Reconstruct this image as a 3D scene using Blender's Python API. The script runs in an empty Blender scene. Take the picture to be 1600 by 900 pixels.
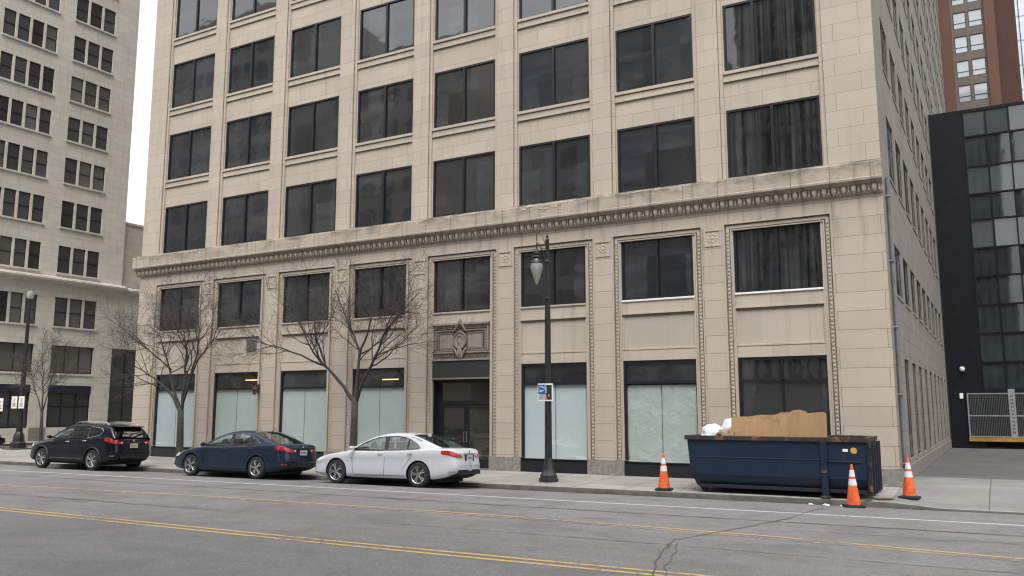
import bpy, bmesh, math, random
from mathutils import Vector, Matrix
from mathutils.geometry import tessellate_polygon
R = math.radians
random.seed(7)
sc = bpy.context.scene
C = sc.collection
# ---------------------------------------------------------------- camera
cam = bpy.data.objects.new('camera', bpy.data.cameras.new('camera'))
C.objects.link(cam); sc.camera = cam
cam.location = (0, 0, 2.2)
cam.rotation_euler = (R(90 + 8.079), 0, R(29.609))
cam.data.sensor_width = 36; cam.data.lens = 29.913
cam.data.clip_start = .1; cam.data.clip_end = 3000
# ---------------------------------------------------------------- world, sun, exposure
SUN_EL, SUN_AZ = 62, 165           # azimuth: from behind the camera, slightly right
w = bpy.data.worlds.new('World'); sc.world = w; w.use_nodes = True
wn, wl = w.node_tree.nodes, w.node_tree.links
bg = wn['Background']
sky = wn.new('ShaderNodeTexSky'); sky.sky_type = 'NISHITA'; sky.sun_disc = False
sky.sun_elevation = R(SUN_EL); sky.sun_rotation = R(SUN_AZ)
sky.air_density = 1.0; sky.dust_density = 4.0; sky.ozone_density = 1.0
hs = wn.new('ShaderNodeHueSaturation'); hs.inputs['Saturation'].default_value = .12
wl.new(sky.outputs[0], hs.inputs['Color']); wl.new(hs.outputs[0], bg.inputs[0])
bg.inputs[1].default_value = .15
sl = bpy.data.lights.new('sun', 'SUN'); sl.energy = .8; sl.angle = R(35); sl.color = (1, .97, .93)
so = bpy.data.objects.new('sun', sl); C.objects.link(so)
az, el = R(SUN_AZ), R(SUN_EL)
sd = Vector((math.sin(az) * math.cos(el), math.cos(az) * math.cos(el), math.sin(el)))
so.rotation_euler = sd.to_track_quat('Z', 'Y').to_euler()
sc.cycles.pixel_filter_type = 'BLACKMAN_HARRIS'; sc.cycles.filter_width = 1.2
sc.view_settings.view_transform = 'Standard'; sc.view_settings.look = 'None'
sc.view_settings.exposure = 1.22; sc.view_settings.gamma = 1
try: sc.view_settings.use_curve_mapping = False
except Exception: pass

# ---------------------------------------------------------------- materials
def _n(nt, t, **k):
    n = nt.nodes.new(t)
    for a, b in k.items():
        if hasattr(n, a): setattr(n, a, b)
        else: n.inputs[a].default_value = b
    return n
def pos_vec(nt, axes='xz', sx=1, sy=1, off=(0, 0)):
    g = nt.nodes.new('ShaderNodeNewGeometry'); s = nt.nodes.new('ShaderNodeSeparateXYZ')
    c = nt.nodes.new('ShaderNodeCombineXYZ'); nt.links.new(g.outputs['Position'], s.inputs[0])
    for i, a in enumerate(axes):
        m = _n(nt, 'ShaderNodeMath', operation='MULTIPLY_ADD')
        m.inputs[1].default_value = (sx, sy)[i]; m.inputs[2].default_value = off[i]
        nt.links.new(s.outputs['xyz'.index(a)], m.inputs[0]); nt.links.new(m.outputs[0], c.inputs[i])
    return c.outputs[0]
def world_pos(nt):
    return nt.nodes.new('ShaderNodeNewGeometry').outputs['Position']
def noise(nt, vec, scale, detail=4, rough=.55, dist=0):
    n = _n(nt, 'ShaderNodeTexNoise'); n.inputs['Scale'].default_value = scale
    n.inputs['Detail'].default_value = detail; n.inputs['Roughness'].default_value = rough
    n.inputs['Distortion'].default_value = dist
    nt.links.new(vec, n.inputs['Vector']); return n.outputs[0]
def ramp(nt, fac, a, b, lo=0., hi=1.):
    m = nt.nodes.new('ShaderNodeMapRange'); m.inputs[1].default_value = a; m.inputs[2].default_value = b
    m.inputs[3].default_value = lo; m.inputs[4].default_value = hi; nt.links.new(fac, m.inputs[0]); return m.outputs[0]
def mixc(nt, fac, a, b, mode='MIX'):
    m = nt.nodes.new('ShaderNodeMix'); m.data_type = 'RGBA'; m.blend_type = mode
    for s, v in ((m.inputs[0], fac), (m.inputs[6], a), (m.inputs[7], b)):
        if isinstance(v, (int, float)): s.default_value = v
        elif isinstance(v, tuple): s.default_value = v if len(v) == 4 else v + (1,)
        else: nt.links.new(v, s)
    return m.outputs[2]
def mathn(nt, op, a, b=0.):
    m = nt.nodes.new('ShaderNodeMath'); m.operation = op
    for s, v in ((m.inputs[0], a), (m.inputs[1], b)):
        if isinstance(v, (int, float)): s.default_value = v
        else: nt.links.new(v, s)
    return m.outputs[0]
def new_mat(name):
    m = bpy.data.materials.new(name); m.use_nodes = True
    return m, m.node_tree, m.node_tree.nodes['Principled BSDF']
def bump(nt, p, h, strength=.3, dist=.02):
    b = nt.nodes.new('ShaderNodeBump'); b.inputs['Strength'].default_value = strength
    b.inputs['Distance'].default_value = dist; nt.links.new(h, b.inputs['Height']); nt.links.new(b.outputs[0], p.inputs['Normal'])
_mc = {}
def simple(name, col, rough=.6, metal=0, var=.12, nscale=3, coat=0, spec=.5, bmp=0):
    if name in _mc: return _mc[name]
    m, nt, p = new_mat(name)
    f = noise(nt, world_pos(nt), nscale, 5)
    d = tuple(c * (1 - var) for c in col); l = tuple(min(1, c * (1 + var)) for c in col)
    nt.links.new(mixc(nt, ramp(nt, f, .3, .7), d, l), p.inputs['Base Color'])
    p.inputs['Roughness'].default_value = rough; p.inputs['Metallic'].default_value = metal
    p.inputs['Coat Weight'].default_value = coat; p.inputs['Coat Roughness'].default_value = .03
    p.inputs['Specular IOR Level'].default_value = spec
    if bmp: bump(nt, p, noise(nt, world_pos(nt), nscale * 8, 3), bmp, .01)
    _mc[name] = m; return m
def stone(name, col, axes='xz', bw=1.15, rh=.565, mortar=.010, off=(0, 0), stain=.5, mort=.45, warm=(1.0, .975, .94), bandz=None, grime=0.):
    m, nt, p = new_mat(name)
    v = pos_vec(nt, axes, 1, 1, off)
    b = nt.nodes.new('ShaderNodeTexBrick'); b.offset = .5
    b.inputs['Scale'].default_value = 1; b.inputs['Brick Width'].default_value = bw; b.inputs['Row Height'].default_value = rh
    b.inputs['Mortar Size'].default_value = mortar; b.inputs['Mortar Smooth'].default_value = .35; b.inputs['Bias'].default_value = 0
    c1 = tuple(c * x for c, x in zip(col, (.945, .925, .905))); c2 = tuple(c * x * 1.06 for c, x in zip(col, warm))
    b.inputs['Color1'].default_value = c1 + (1,); b.inputs['Color2'].default_value = c2 + (1,)
    b.inputs['Mortar'].default_value = tuple(c * mort for c in col) + (1,)
    nt.links.new(v, b.inputs['Vector'])
    col_ = b.outputs[0]
    big = noise(nt, world_pos(nt), .35, 4)
    col_ = mixc(nt, ramp(nt, big, .35, .7, 0, .22), col_, tuple(c * .62 for c in col), 'MIX')
    fine = noise(nt, world_pos(nt), 14, 5, .7)
    col_ = mixc(nt, ramp(nt, fine, .3, .75, 0, .22), col_, tuple(c * .6 for c in col))
    st = noise(nt, pos_vec(nt, axes, 2.6, .22), 1.0, 5, .65)      # rain streaks
    sm = ramp(nt, st, .52, .74, 0, stain)
    if bandz:
        s = nt.nodes.new('ShaderNodeSeparateXYZ'); nt.links.new(world_pos(nt), s.inputs[0])
        band = ramp(nt, s.outputs[2], bandz[0], bandz[1], .25, 1.8)
        sm = mathn(nt, 'MULTIPLY', sm, band)
    col_ = mixc(nt, sm, col_, tuple(c * .42 for c in col))
    if grime:                                           # black weathering patches along the ledge
        g_ = noise(nt, pos_vec(nt, axes, .9, 2.4), 1.0, 7, .72, .6)
        s = nt.nodes.new('ShaderNodeSeparateXYZ'); nt.links.new(world_pos(nt), s.inputs[0])
        gm = mathn(nt, 'MULTIPLY', ramp(nt, g_, .46, .62), ramp(nt, s.outputs[2], 9.15, 9.5, .25, 1.))
        col_ = mixc(nt, mathn(nt, 'MULTIPLY', gm, grime * 1.6), col_, tuple(c * .22 for c in col))
    nt.links.new(col_, p.inputs['Base Color']); p.inputs['Roughness'].default_value = .85
    p.inputs['Specular IOR Level'].default_value = .25
    hh = mathn(nt, 'ADD', mathn(nt, 'MULTIPLY', b.outputs[1], -1.), mathn(nt, 'MULTIPLY', fine, .35))
    bump(nt, p, hh, .35, .012)
    return m
def dark_glass(name, a, b, rough=.03, ior=1.9, wav=.10, room=False, slat_reflection=False):
    m, nt, p = new_mat(name)
    oi = nt.nodes.new('ShaderNodeObjectInfo')
    n1 = noise(nt, pos_vec(nt, 'xz', .5, .9), 1.0, 3, .5)
    f = mathn(nt, 'ADD', mathn(nt, 'MULTIPLY', oi.outputs['Random'], .5), mathn(nt, 'MULTIPLY', n1, .6))
    c = mixc(nt, ramp(nt, f, .25, .85), a, b)
    if room:                                            # dim rooms, partitions and blinds just behind the pane
        v = nt.nodes.new('ShaderNodeTexBrick'); v.offset = .37; v.offset_frequency = 1; v.inputs['Scale'].default_value = 1; v.inputs['Mortar Size'].default_value = 0
        v.inputs['Brick Width'].default_value = 1.37; v.inputs['Row Height'].default_value = 1.83; v.inputs['Bias'].default_value = -.1
        v.inputs['Color1'].default_value = (0, 0, 0, 1); v.inputs['Color2'].default_value = (1, 1, 1, 1)
        n0 = noise(nt, pos_vec(nt, 'xz', .5, 2.2), 1.0, 3)
        nt.links.new(pos_vec(nt, 'xz', 1, 1), v.inputs['Vector'])
        c = mixc(nt, mathn(nt, 'MULTIPLY', ramp(nt, v.outputs['Color'], .2, .9, 0, .8), ramp(nt, n0, .35, .65, .1, 1.)), c, tuple(x * 1.8 for x in b))
    if slat_reflection:  # vertical bands in the colour imitate a slatted building mirrored in the glass
        n2 = noise(nt, pos_vec(nt, 'xz', 6.5, .12), 1.0, 3, .6, .5)
        n3 = noise(nt, pos_vec(nt, 'xz', .6, 1.3), 1.0, 2)
        c = mixc(nt, mathn(nt, 'MULTIPLY', ramp(nt, n2, .40, .68), ramp(nt, n3, .3, .6, .35, 1.)), a, b)
    nt.links.new(c, p.inputs['Base Color'])
    p.inputs['Roughness'].default_value = rough; p.inputs['IOR'].default_value = ior
    sp = nt.nodes.new('ShaderNodeVectorMath'); sp.operation = 'ADD'
    nt.links.new(world_pos(nt), sp.inputs[0])
    cb = nt.nodes.new('ShaderNodeCombineXYZ')
    for i, k in enumerate((31, 17, 53)): nt.links.new(mathn(nt, 'MULTIPLY', oi.outputs['Random'], k), cb.inputs[i])
    nt.links.new(cb.outputs[0], sp.inputs[1])
    bump(nt, p, noise(nt, sp.outputs[0], .9, 2, .4, .6), wav, .05)
    return m
def clear_glass(name, tint, transp=.6, rough=.02):
    m, nt, p = new_mat(name)
    nt.nodes.remove(p); out = nt.nodes['Material Output']
    t = nt.nodes.new('ShaderNodeBsdfTransparent'); t.inputs[0].default_value = tuple(c * transp for c in tint) + (1,)
    g = nt.nodes.new('ShaderNodeBsdfGlossy'); g.inputs['Roughness'].default_value = rough
    fr = nt.nodes.new('ShaderNodeLayerWeight'); fr.inputs[0].default_value = .5
    fac = mathn(nt, 'MULTIPLY_ADD', mathn(nt, 'POWER', fr.outputs['Facing'], 3.), .7); fac.node.inputs[2].default_value = .13
    mx = nt.nodes.new('ShaderNodeMixShader'); nt.links.new(fac, mx.inputs[0])
    nt.links.new(t.outputs[0], mx.inputs[1]); nt.links.new(g.outputs[0], mx.inputs[2]); nt.links.new(mx.outputs[0], out.inputs[0])
    return m
def emit(name, col, s):
    m, nt, p = new_mat(name); p.inputs['Base Color'].default_value = col + (1,)
    p.inputs['Emission Color'].default_value = col + (1,); p.inputs['Emission Strength'].default_value = s; return m
def paper_mat(name, col, crinkle):
    m, nt, p = new_mat(name)
    n = noise(nt, world_pos(nt), 1.2, 5, .6)
    c = mixc(nt, ramp(nt, n, .3, .75), tuple(x * .9 for x in col), col)
    if crinkle:
        k = noise(nt, world_pos(nt), 1.7, 7, .6, .9)
        c = mixc(nt, ramp(nt, k, .50, .64, 0, .4), c, tuple(min(1, x * 1.25) for x in col))
        bump(nt, p, k, .7, .08)
    else:
        s = nt.nodes.new('ShaderNodeSeparateXYZ'); nt.links.new(world_pos(nt), s.inputs[0])
        k = noise(nt, pos_vec(nt, 'xz', .8, 3.2), 1.0, 4, .6, .8)
        k = mathn(nt, 'MULTIPLY', ramp(nt, k, .55, .68), ramp(nt, s.outputs[2], 1.4, .7))
        c = mixc(nt, k, c, tuple(min(1, x * 1.3) for x in col))
    nt.links.new(c, p.inputs['Base Color'])
    p.inputs['Roughness'].default_value = .45; p.inputs['Coat Weight'].default_value = .8; p.inputs['Coat Roughness'].default_value = .05
    return m
def asphalt(name, col, lanes=False):
    m, nt, p = new_mat(name)
    wp = world_pos(nt)
    big = noise(nt, wp, .12, 4); mid = noise(nt, wp, 1.1, 5, .6); grit = noise(nt, wp, 38, 3, .8)
    grit2 = noise(nt, wp, 9, 4, .75)
    c = mixc(nt, ramp(nt, big, .35, .65), tuple(x * .80 for x in col), tuple(x * 1.12 for x in col))
    c = mixc(nt, ramp(nt, mid, .35, .7, 0, .35), c, tuple(x * .72 for x in col))
    if lanes:
        st = noise(nt, pos_vec(nt, 'xy', .09, 2.0), 1.0, 5, .6)
        c = mixc(nt, ramp(nt, st, .45, .7, 0, .5), c, tuple(x * 1.42 for x in col))
        s = nt.nodes.new('ShaderNodeSeparateXYZ'); nt.links.new(wp, s.inputs[0])
        c = mixc(nt, ramp(nt, s.outputs[1], 11.2, 12.3, .42, 0.), c, (col[0] * .48, col[1] * .49, col[2] * .54))
        c = mixc(nt, ramp(nt, s.outputs[1], 15.6, 17.5, 0., .35), c, tuple(x * 1.35 for x in col))
    g3 = noise(nt, wp, 20, 3, .85)
    c = mixc(nt, ramp(nt, grit, .40, .66, 0, .6), c, tuple(x * 1.9 for x in col))
    c = mixc(nt, ramp(nt, g3, .50, .68, 0, .7), c, tuple(x * .45 for x in col))
    c = mixc(nt, ramp(nt, grit2, .48, .70, 0, .5), c, tuple(x * .55 for x in col))
    pat = noise(nt, wp, .55, 6, .7, .8)
    c = mixc(nt, ramp(nt, pat, .47, .62, 0, .45), c, tuple(x * .60 for x in col))
    oil = noise(nt, pos_vec(nt, 'xy', .5, 1.4, (3.1, 7.7)), 1.0, 3, .5)
    c = mixc(nt, ramp(nt, oil, .66, .74, 0, .45), c, tuple(x * .38 for x in col))
    nt.links.new(c, p.inputs['Base Color']); p.inputs['Roughness'].default_value = .8
    p.inputs['Specular IOR Level'].default_value = .3
    bump(nt, p, grit, .5, .01)
    return m
def concrete(name, col, slab=1.55, joint=.02):
    m, nt, p = new_mat(name)
    b = nt.nodes.new('ShaderNodeTexBrick'); b.offset = 0
    b.inputs['Scale'].default_value = 1; b.inputs['Brick Width'].default_value = slab; b.inputs['Row Height'].default_value = slab
    b.inputs['Mortar Size'].default_value = joint; b.inputs['Mortar Smooth'].default_value = .2
    b.inputs['Color1'].default_value = tuple(c * .80 for c in col) + (1,); b.inputs['Color2'].default_value = tuple(c * 1.10 for c in col) + (1,)
    b.inputs['Mortar'].default_value = tuple(c * .35 for c in col) + (1,)
    nt.links.new(pos_vec(nt, 'xy', 1, 1, (.4, .35)), b.inputs['Vector'])
    wp = world_pos(nt); n1 = noise(nt, wp, .7, 5, .65); n2 = noise(nt, wp, 11, 5, .7)
    c = mixc(nt, ramp(nt, n1, .40, .66, 0, .62), b.outputs[0], tuple(x * .55 for x in col))
    c = mixc(nt, ramp(nt, n2, .35, .7, 0, .3), c, tuple(x * .6 for x in col))
    nt.links.new(c, p.inputs['Base Color']); p.inputs['Roughness'].default_value = .85
    bump(nt, p, mathn(nt, 'SUBTRACT', mathn(nt, 'MULTIPLY', n2, .3), b.outputs[1]), .4, .012)
    return m
def worn_paint(name, col, under, wear=.55):
    m, nt, p = new_mat(name)
    n = noise(nt, world_pos(nt), 7, 6, .75); n2 = noise(nt, world_pos(nt), .5, 3)
    f = mathn(nt, 'ADD', n, mathn(nt, 'MULTIPLY', mathn(nt, 'SUBTRACT', n2, .5), .5))
    nt.links.new(mixc(nt, ramp(nt, f, wear, wear + .12), col, under), p.inputs['Base Color'])
    p.inputs['Roughness'].default_value = .7; return m
def rusty(name, col, rust=(.16, .07, .03), amount=.62, rough=.45, edge=.08, scale=2.2):
    m, nt, p = new_mat(name)
    n = noise(nt, world_pos(nt), scale, 8, .7, .4); s = noise(nt, pos_vec(nt, 'xz', 6, .6), 1, 5, .7)
    c = mixc(nt, ramp(nt, s, .4, .75, 0, .5), col, tuple(x * .55 for x in col))
    c = mixc(nt, ramp(nt, n, amount, amount + edge), c, rust)
    sc2 = noise(nt, pos_vec(nt, 'xz', 1.3, 26), 1, 4, .7); sc3 = noise(nt, world_pos(nt), .9, 3)
    c = mixc(nt, mathn(nt, 'MULTIPLY', ramp(nt, sc2, .66, .70, 0, .6), ramp(nt, sc3, .5, .6)), c, tuple(min(1, x * 2.2 + .03) for x in col))
    nt.links.new(c, p.inputs['Base Color']); p.inputs['Roughness'].default_value = rough
    bump(nt, p, n, .3, .02); return m

STONE = (.475, .420, .358)
M = {}
M['stone'] = stone('limestone_blocks', STONE, bw=2.7, bandz=(6.2, 8.6), stain=.5, mort=.42, mortar=.010)
M['stone_up'] = stone('limestone_upper', tuple(c * 1.02 for c in STONE), stain=.30, mortar=.008, mort=.52, bw=1.5)
M['stone_plain'] = stone('limestone_trim', tuple(c * 1.02 for c in STONE), bw=2.4, rh=50, off=(0, 25), mortar=.006, stain=.4)
M['stone_cornice'] = stone('limestone_cornice', tuple(c * .92 for c in STONE), bw=1.15, rh=50, off=(0, 25), mortar=.012, stain=1.0, mort=.3, grime=.5)
M['stone_orn'] = stone('limestone_carved', (.20, .178, .15), bw=50, rh=50, off=(25, 25), mortar=.001, stain=.7)
M['stone_panel'] = stone('limestone_panel', (.46, .41, .36), bw=1.4, rh=50, off=(0, 25), mortar=.003, stain=.35, mort=.8)
M['groove'] = simple('dark_groove', (.17, .148, .122), .9, var=.4, nscale=3)  # darker tone for the thin strips along moulding and sill lines
M['granite'] = simple('granite_plinth', (.22, .205, .185), .6, var=.3, nscale=9)
M['granite_dark'] = simple('dark_granite', (.022, .024, .025), .6, var=.6, nscale=22)
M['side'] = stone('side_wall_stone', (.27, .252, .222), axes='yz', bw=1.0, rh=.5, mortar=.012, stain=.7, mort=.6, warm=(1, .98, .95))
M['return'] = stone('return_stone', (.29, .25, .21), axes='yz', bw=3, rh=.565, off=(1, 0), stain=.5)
M['frame'] = simple('dark_bronze_frame', (.012, .013, .017), .4, var=.2)
M['glass'] = dark_glass('window_glass', (.006, .007, .008), (.038, .040, .042), room=True, ior=2.0, wav=.09)
M['glass_slat_reflection'] = dark_glass('slat_reflection_glass', (.008, .009, .010), (.060, .063, .066), slat_reflection=True, ior=1.7)  # rightmost bay: rippled slat reflection painted into the base colour
M['glass_lit'] = dark_glass('window_glass_warm', (.022, .022, .018), (.058, .058, .048))
M['paper'] = paper_mat('window_paper', (.39, .465, .45), False)
M['paper_white'] = paper_mat('window_paper_white', (.43, .505, .52), False)
M['crinkle'] = paper_mat('crinkled_paper', (.35, .41, .39), True)
M['lb'] = stone('pale_tower_stone', (.65, .62, .56), axes='yz', bw=1.1, rh=.5, mortar=.009, stain=.3, mort=.62, warm=(1, .99, .97))
M['lb_trim'] = stone('pale_tower_trim', (.62, .60, .55), axes='yz', bw=2, rh=50, off=(0, 25), mortar=.006, stain=.4)
M['wing'] = stone('tan_wing_stone', (.56, .51, .45), axes='yz', bw=1.1, rh=.5, mortar=.008, stain=.2)
M['glass_y'] = dark_glass('tower_window_glass', (.012, .014, .015), (.085, .09, .088), wav=.15)
M['asphalt'] = asphalt('asphalt', (.150, .149, .147), True)
M['asphalt2'] = asphalt('alley_asphalt', (.095, .094, .09))
M['concrete'] = concrete('sidewalk_concrete', (.30, .285, .26))
M['concrete2'] = concrete('apron_concrete', (.235, .23, .218), 3.1)
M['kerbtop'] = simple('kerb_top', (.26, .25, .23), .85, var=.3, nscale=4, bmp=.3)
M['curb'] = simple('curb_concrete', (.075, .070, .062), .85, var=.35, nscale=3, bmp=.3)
M['black'] = simple('black_panel', (.006, .007, .010), .55, var=.3, spec=.2)
M['blackmat'] = simple('black_rubber', (.012, .012, .012), .8, var=.2)
M['iron'] = simple('black_iron', (.018, .018, .020), .42, var=.35, nscale=14)
M['white'] = simple('white_paint', (.78, .78, .76), .5, var=.05)
M['steel'] = simple('galvanised', (.34, .35, .36), .45, .6, var=.2)

# ---------------------------------------------------------------- mesh helper
class MB:
    def __init__(s): s.v = []; s.f = []; s.m = []; s.mats = []
    def mi(s, mat):
        if mat not in s.mats: s.mats.append(mat)
        return s.mats.index(mat)
    def add(s, vs, fs, mat):
        k = len(s.v); i = s.mi(mat); s.v += [tuple(x) for x in vs]
        for f in fs: s.f.append(tuple(k + a for a in f)); s.m.append(i)
    def box(s, x0, x1, y0, y1, z0, z1, mat, T=None):
        vs = [(x, y, z) for z in (z0, z1) for y in (y0, y1) for x in (x0, x1)]
        if T: vs = [T(*v) for v in vs]
        s.add(vs, [(0, 2, 3, 1), (4, 5, 7, 6), (0, 1, 5, 4), (2, 6, 7, 3), (0, 4, 6, 2), (1, 3, 7, 5)], mat)
    def tube(s, pts, rad, n, mat, caps=True, ph=0):
        pts = [Vector(p) for p in pts]; rings = []; k = len(s.v); u = None; vs = []
        for i, p in enumerate(pts):
            d = (pts[min(i + 1, len(pts) - 1)] - pts[max(i - 1, 0)])
            if d.length < 1e-9: d = Vector((0, 0, 1))
            d.normalize()
            if u is None: u = d.orthogonal().normalized()
            u = (u - d * u.dot(d))
            u = u.normalized() if u.length > 1e-6 else d.orthogonal().normalized()
            w_ = d.cross(u); r = rad[i] if isinstance(rad, (list, tuple)) else rad
            for j in range(n):
                a = 2 * math.pi * j / n + ph; vs.append(p + (u * math.cos(a) + w_ * math.sin(a)) * r)
        fs = [(i * n + j, i * n + (j + 1) % n, (i + 1) * n + (j + 1) % n, (i + 1) * n + j) for i in range(len(pts) - 1) for j in range(n)]
        if caps: fs += [tuple(range(n))[::-1], tuple((len(pts) - 1) * n + j for j in range(n))]
        s.add(vs, fs, mat)
    def lathe(s, prof, n, mat, c=(0, 0, 0), axis='z', ph=0):
        vs = []
        for r, z in prof:
            for j in range(n):
                a = 2 * math.pi * j / n + ph; x, y = r * math.cos(a), r * math.sin(a)
                if axis == 'z': p = (x, y, z)
                elif axis == 'y': p = (x, z, y)
                else: p = (z, x, y)
                vs.append((p[0] + c[0], p[1] + c[1], p[2] + c[2]))
        fs = [(i * n + j, i * n + (j + 1) % n, (i + 1) * n + (j + 1) % n, (i + 1) * n + j) for i in range(len(prof) - 1) for j in range(n)]
        fs += [tuple(range(n))[::-1], tuple((len(prof) - 1) * n + j for j in range(n))]
        s.add(vs, fs, mat)
    def prism(s, poly, a, b, mat, T):
        # poly: (p,q) ; T(p,q,h) -> xyz, from h=a to h=b
        n = len(poly); vs = [T(p, q, a) for p, q in poly] + [T(p, q, b) for p, q in poly]
        fs = [tuple(range(n))[::-1], tuple(range(n, 2 * n))] + [(i, (i + 1) % n, n + (i + 1) % n, n + i) for i in range(n)]
        s.add(vs, fs, mat)
    def build(s, name, parent=None, off=(0, 0, 0), smooth=0, bevel=0, fix=True):
        me = bpy.data.meshes.new(name)
        ox, oy, oz = off
        me.from_pydata([(x - ox, y - oy, z - oz) for x, y, z in s.v], [], s.f)
        for m in s.mats: me.materials.append(m)
        me.polygons.foreach_set('material_index', s.m); me.update()
        if fix:
            bm = bmesh.new(); bm.from_mesh(me); bmesh.ops.recalc_face_normals(bm, faces=bm.faces); bm.to_mesh(me); bm.free()
        if smooth:
            me.shade_smooth(); me.set_sharp_from_angle(angle=R(smooth))
        o = bpy.data.objects.new(name, me); C.objects.link(o)
        if parent: o.parent = parent
        elif off != (0, 0, 0): o.location = off
        if bevel:
            b = o.modifiers.new('bevel', 'BEVEL'); b.width = bevel; b.segments = 2; b.limit_method = 'ANGLE'
        return o
def thing(name, label, cat, loc=(0, 0, 0), rz=0, group=None):
    o = bpy.data.objects.new(name, None); C.objects.link(o); o.location = loc; o.rotation_euler = (0, 0, rz)
    tag(o, label, cat, group); return o
def tag(o, label, cat, group=None):
    o['label'] = label; o['category'] = cat
    if group: o['group'] = group
    return o
def struct(o, kind='structure'): o['kind'] = kind; return o
# wall sheet with rectangular holes; T(a, z, depth) -> xyz ; depth>0 goes into the wall
def holed(mb, a0, a1, z0, z1, holes, depth, mat, T, reveal=None):
    reveal = reveal or mat
    A = sorted({a0, a1, *[h[0] for h in holes], *[h[1] for h in holes]}); Z = sorted({z0, z1, *[h[2] for h in holes], *[h[3] for h in holes]})
    A = [a for a in A if a0 - 1e-6 <= a <= a1 + 1e-6]; Z = [z for z in Z if z0 - 1e-6 <= z <= z1 + 1e-6]
    for i in range(len(A) - 1):
        j = 0
        while j < len(Z) - 1:
            am, zm = (A[i] + A[i + 1]) / 2, (Z[j] + Z[j + 1]) / 2
            if any(h[0] < am < h[1] and h[2] < zm < h[3] for h in holes): j += 1; continue
            k = j
            while k + 1 < len(Z) - 1:
                zz = (Z[k + 1] + Z[k + 2]) / 2
                if any(h[0] < am < h[1] and h[2] < zz < h[3] for h in holes): break
                k += 1
            mb.add([T(A[i], Z[j], 0), T(A[i + 1], Z[j], 0), T(A[i + 1], Z[k + 1], 0), T(A[i], Z[k + 1], 0)], [(0, 1, 2, 3)], mat)
            j = k + 1
    for h in holes:
        x0, x1, y0, y1 = h[:4]; d = h[4] if len(h) > 4 else depth
        for p, q in (((x0, y0), (x1, y0)), ((x1, y0), (x1, y1)), ((x1, y1), (x0, y1)), ((x0, y1), (x0, y0))):
            mb.add([T(p[0], p[1], 0), T(q[0], q[1], 0), T(q[0], q[1], d), T(p[0], p[1], d)], [(0, 1, 2, 3)], reveal)

# ---------------------------------------------------------------- ground
Y = 26.888; CZ = 2.2
def yc(x): return 23.2 + .034 * (x + 15)             # the kerb line
def road_z(d):
    P = [(0, -.262), (.45, -.235), (1.9, -.14), (3.2, -.118), (6, -.10), (60, -.10)]
    for (a, za), (b, zb) in zip(P, P[1:]):
        if d <= b: return za + (zb - za) * max(0, d - a) / (b - a)
    return -.10
xs = [-260 + 4 * i for i in range(131)]
mb = MB(); ds = [0, .2, .45, .8, 1.2, 1.9, 2.6, 3.2, 4.5, 6, 10, 14, 18, 22]
vs = [(x, yc(x) - d, road_z(d)) for d in ds for x in xs]; nx = len(xs)
mb.add(vs, [(i * nx + j, i * nx + j + 1, (i + 1) * nx + j + 1, (i + 1) * nx + j) for i in range(len(ds) - 1) for j in range(nx - 1)], M['asphalt'])
struct(mb.build('road', smooth=60))
mb = MB(); mb.box(-1500, 1500, -1500, 1500, -.9, -.42, M['asphalt2']); struct(mb.build('ground'))
mb = MB(); mb.add([(-260, yc(-260) - 22, .03), (260, yc(260) - 22, .03), (260, -9, .05), (-260, -9, .05)], [(0, 1, 2, 3)], M['concrete'])
mb.add([(-260, yc(-260) - 22, .03), (260, yc(260) - 22, .03), (260, yc(260) - 22, -.4), (-260, yc(-260) - 22, -.4)], [(0, 1, 2, 3)], M['curb'])
struct(mb.build('opposite_sidewalk'))
def zc(x):                                             # kerb top height, dropping at the driveway
    t = min(1, max(0, (x + 2.6) / 1.2)); return -.115 * (1 - t) - .215 * t if x < 9 else -.115
KW = .17
XL = -49.0
mb = MB(); xx = [XL + i * (260 + XL * -1 - 49) / 1 for i in range(0)] or [XL, -45, -42, -39, -36.3, -33, -30, -27, -24, -21, -18, -15, -12, -9, -6, -4, -2.6]
for a, b in zip(xx, xx[1:]):
    mb.add([(a, yc(a) + KW, zc(a)), (b, yc(b) + KW, zc(b)), (b, Y, 0), (a, Y, 0)], [(0, 1, 2, 3)], M['concrete'])
mb.add([(XL, Y, 0), (-36.2, Y, 0), (-36.2, 120, 0), (XL, 120, 0)], [(0, 1, 2, 3)], M['concrete'])
struct(mb.build('sidewalk'))
mb = MB(); xx = [-2.6, -2.0, -1.4, 0, 2, 4, 6, 8, 12, 20, 40, 80, 160, 250]
for a, b in zip(xx, xx[1:]):
    mb.add([(a, yc(a) + KW, zc(a)), (b, yc(b) + KW, zc(b)), (b, Y, -.01), (a, Y, -.01)], [(0, 1, 2, 3)], M['concrete2'])
    mb.add([(a, Y, -.01), (b, Y, -.01), (b, 31.4, 0), (a, 31.4, 0)], [(0, 1, 2, 3)], M['concrete2'])
struct(mb.build('driveway_apron'))
mb = MB(); mb.add([(-2.6, 31.46, -.01), (90, 31.46, -.01), (90, 75, -.03), (-2.6, 75, -.03)], [(0, 1, 2, 3)], M['asphalt2'])
mb.box(-2.6, 90, 31.4, 31.46, -.2, -.02, M['blackmat'])
struct(mb.build('alley_pavement'))
mb = MB(); xx = [XL + i * .5 for i in range(int((250 - XL) / .5))]
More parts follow.
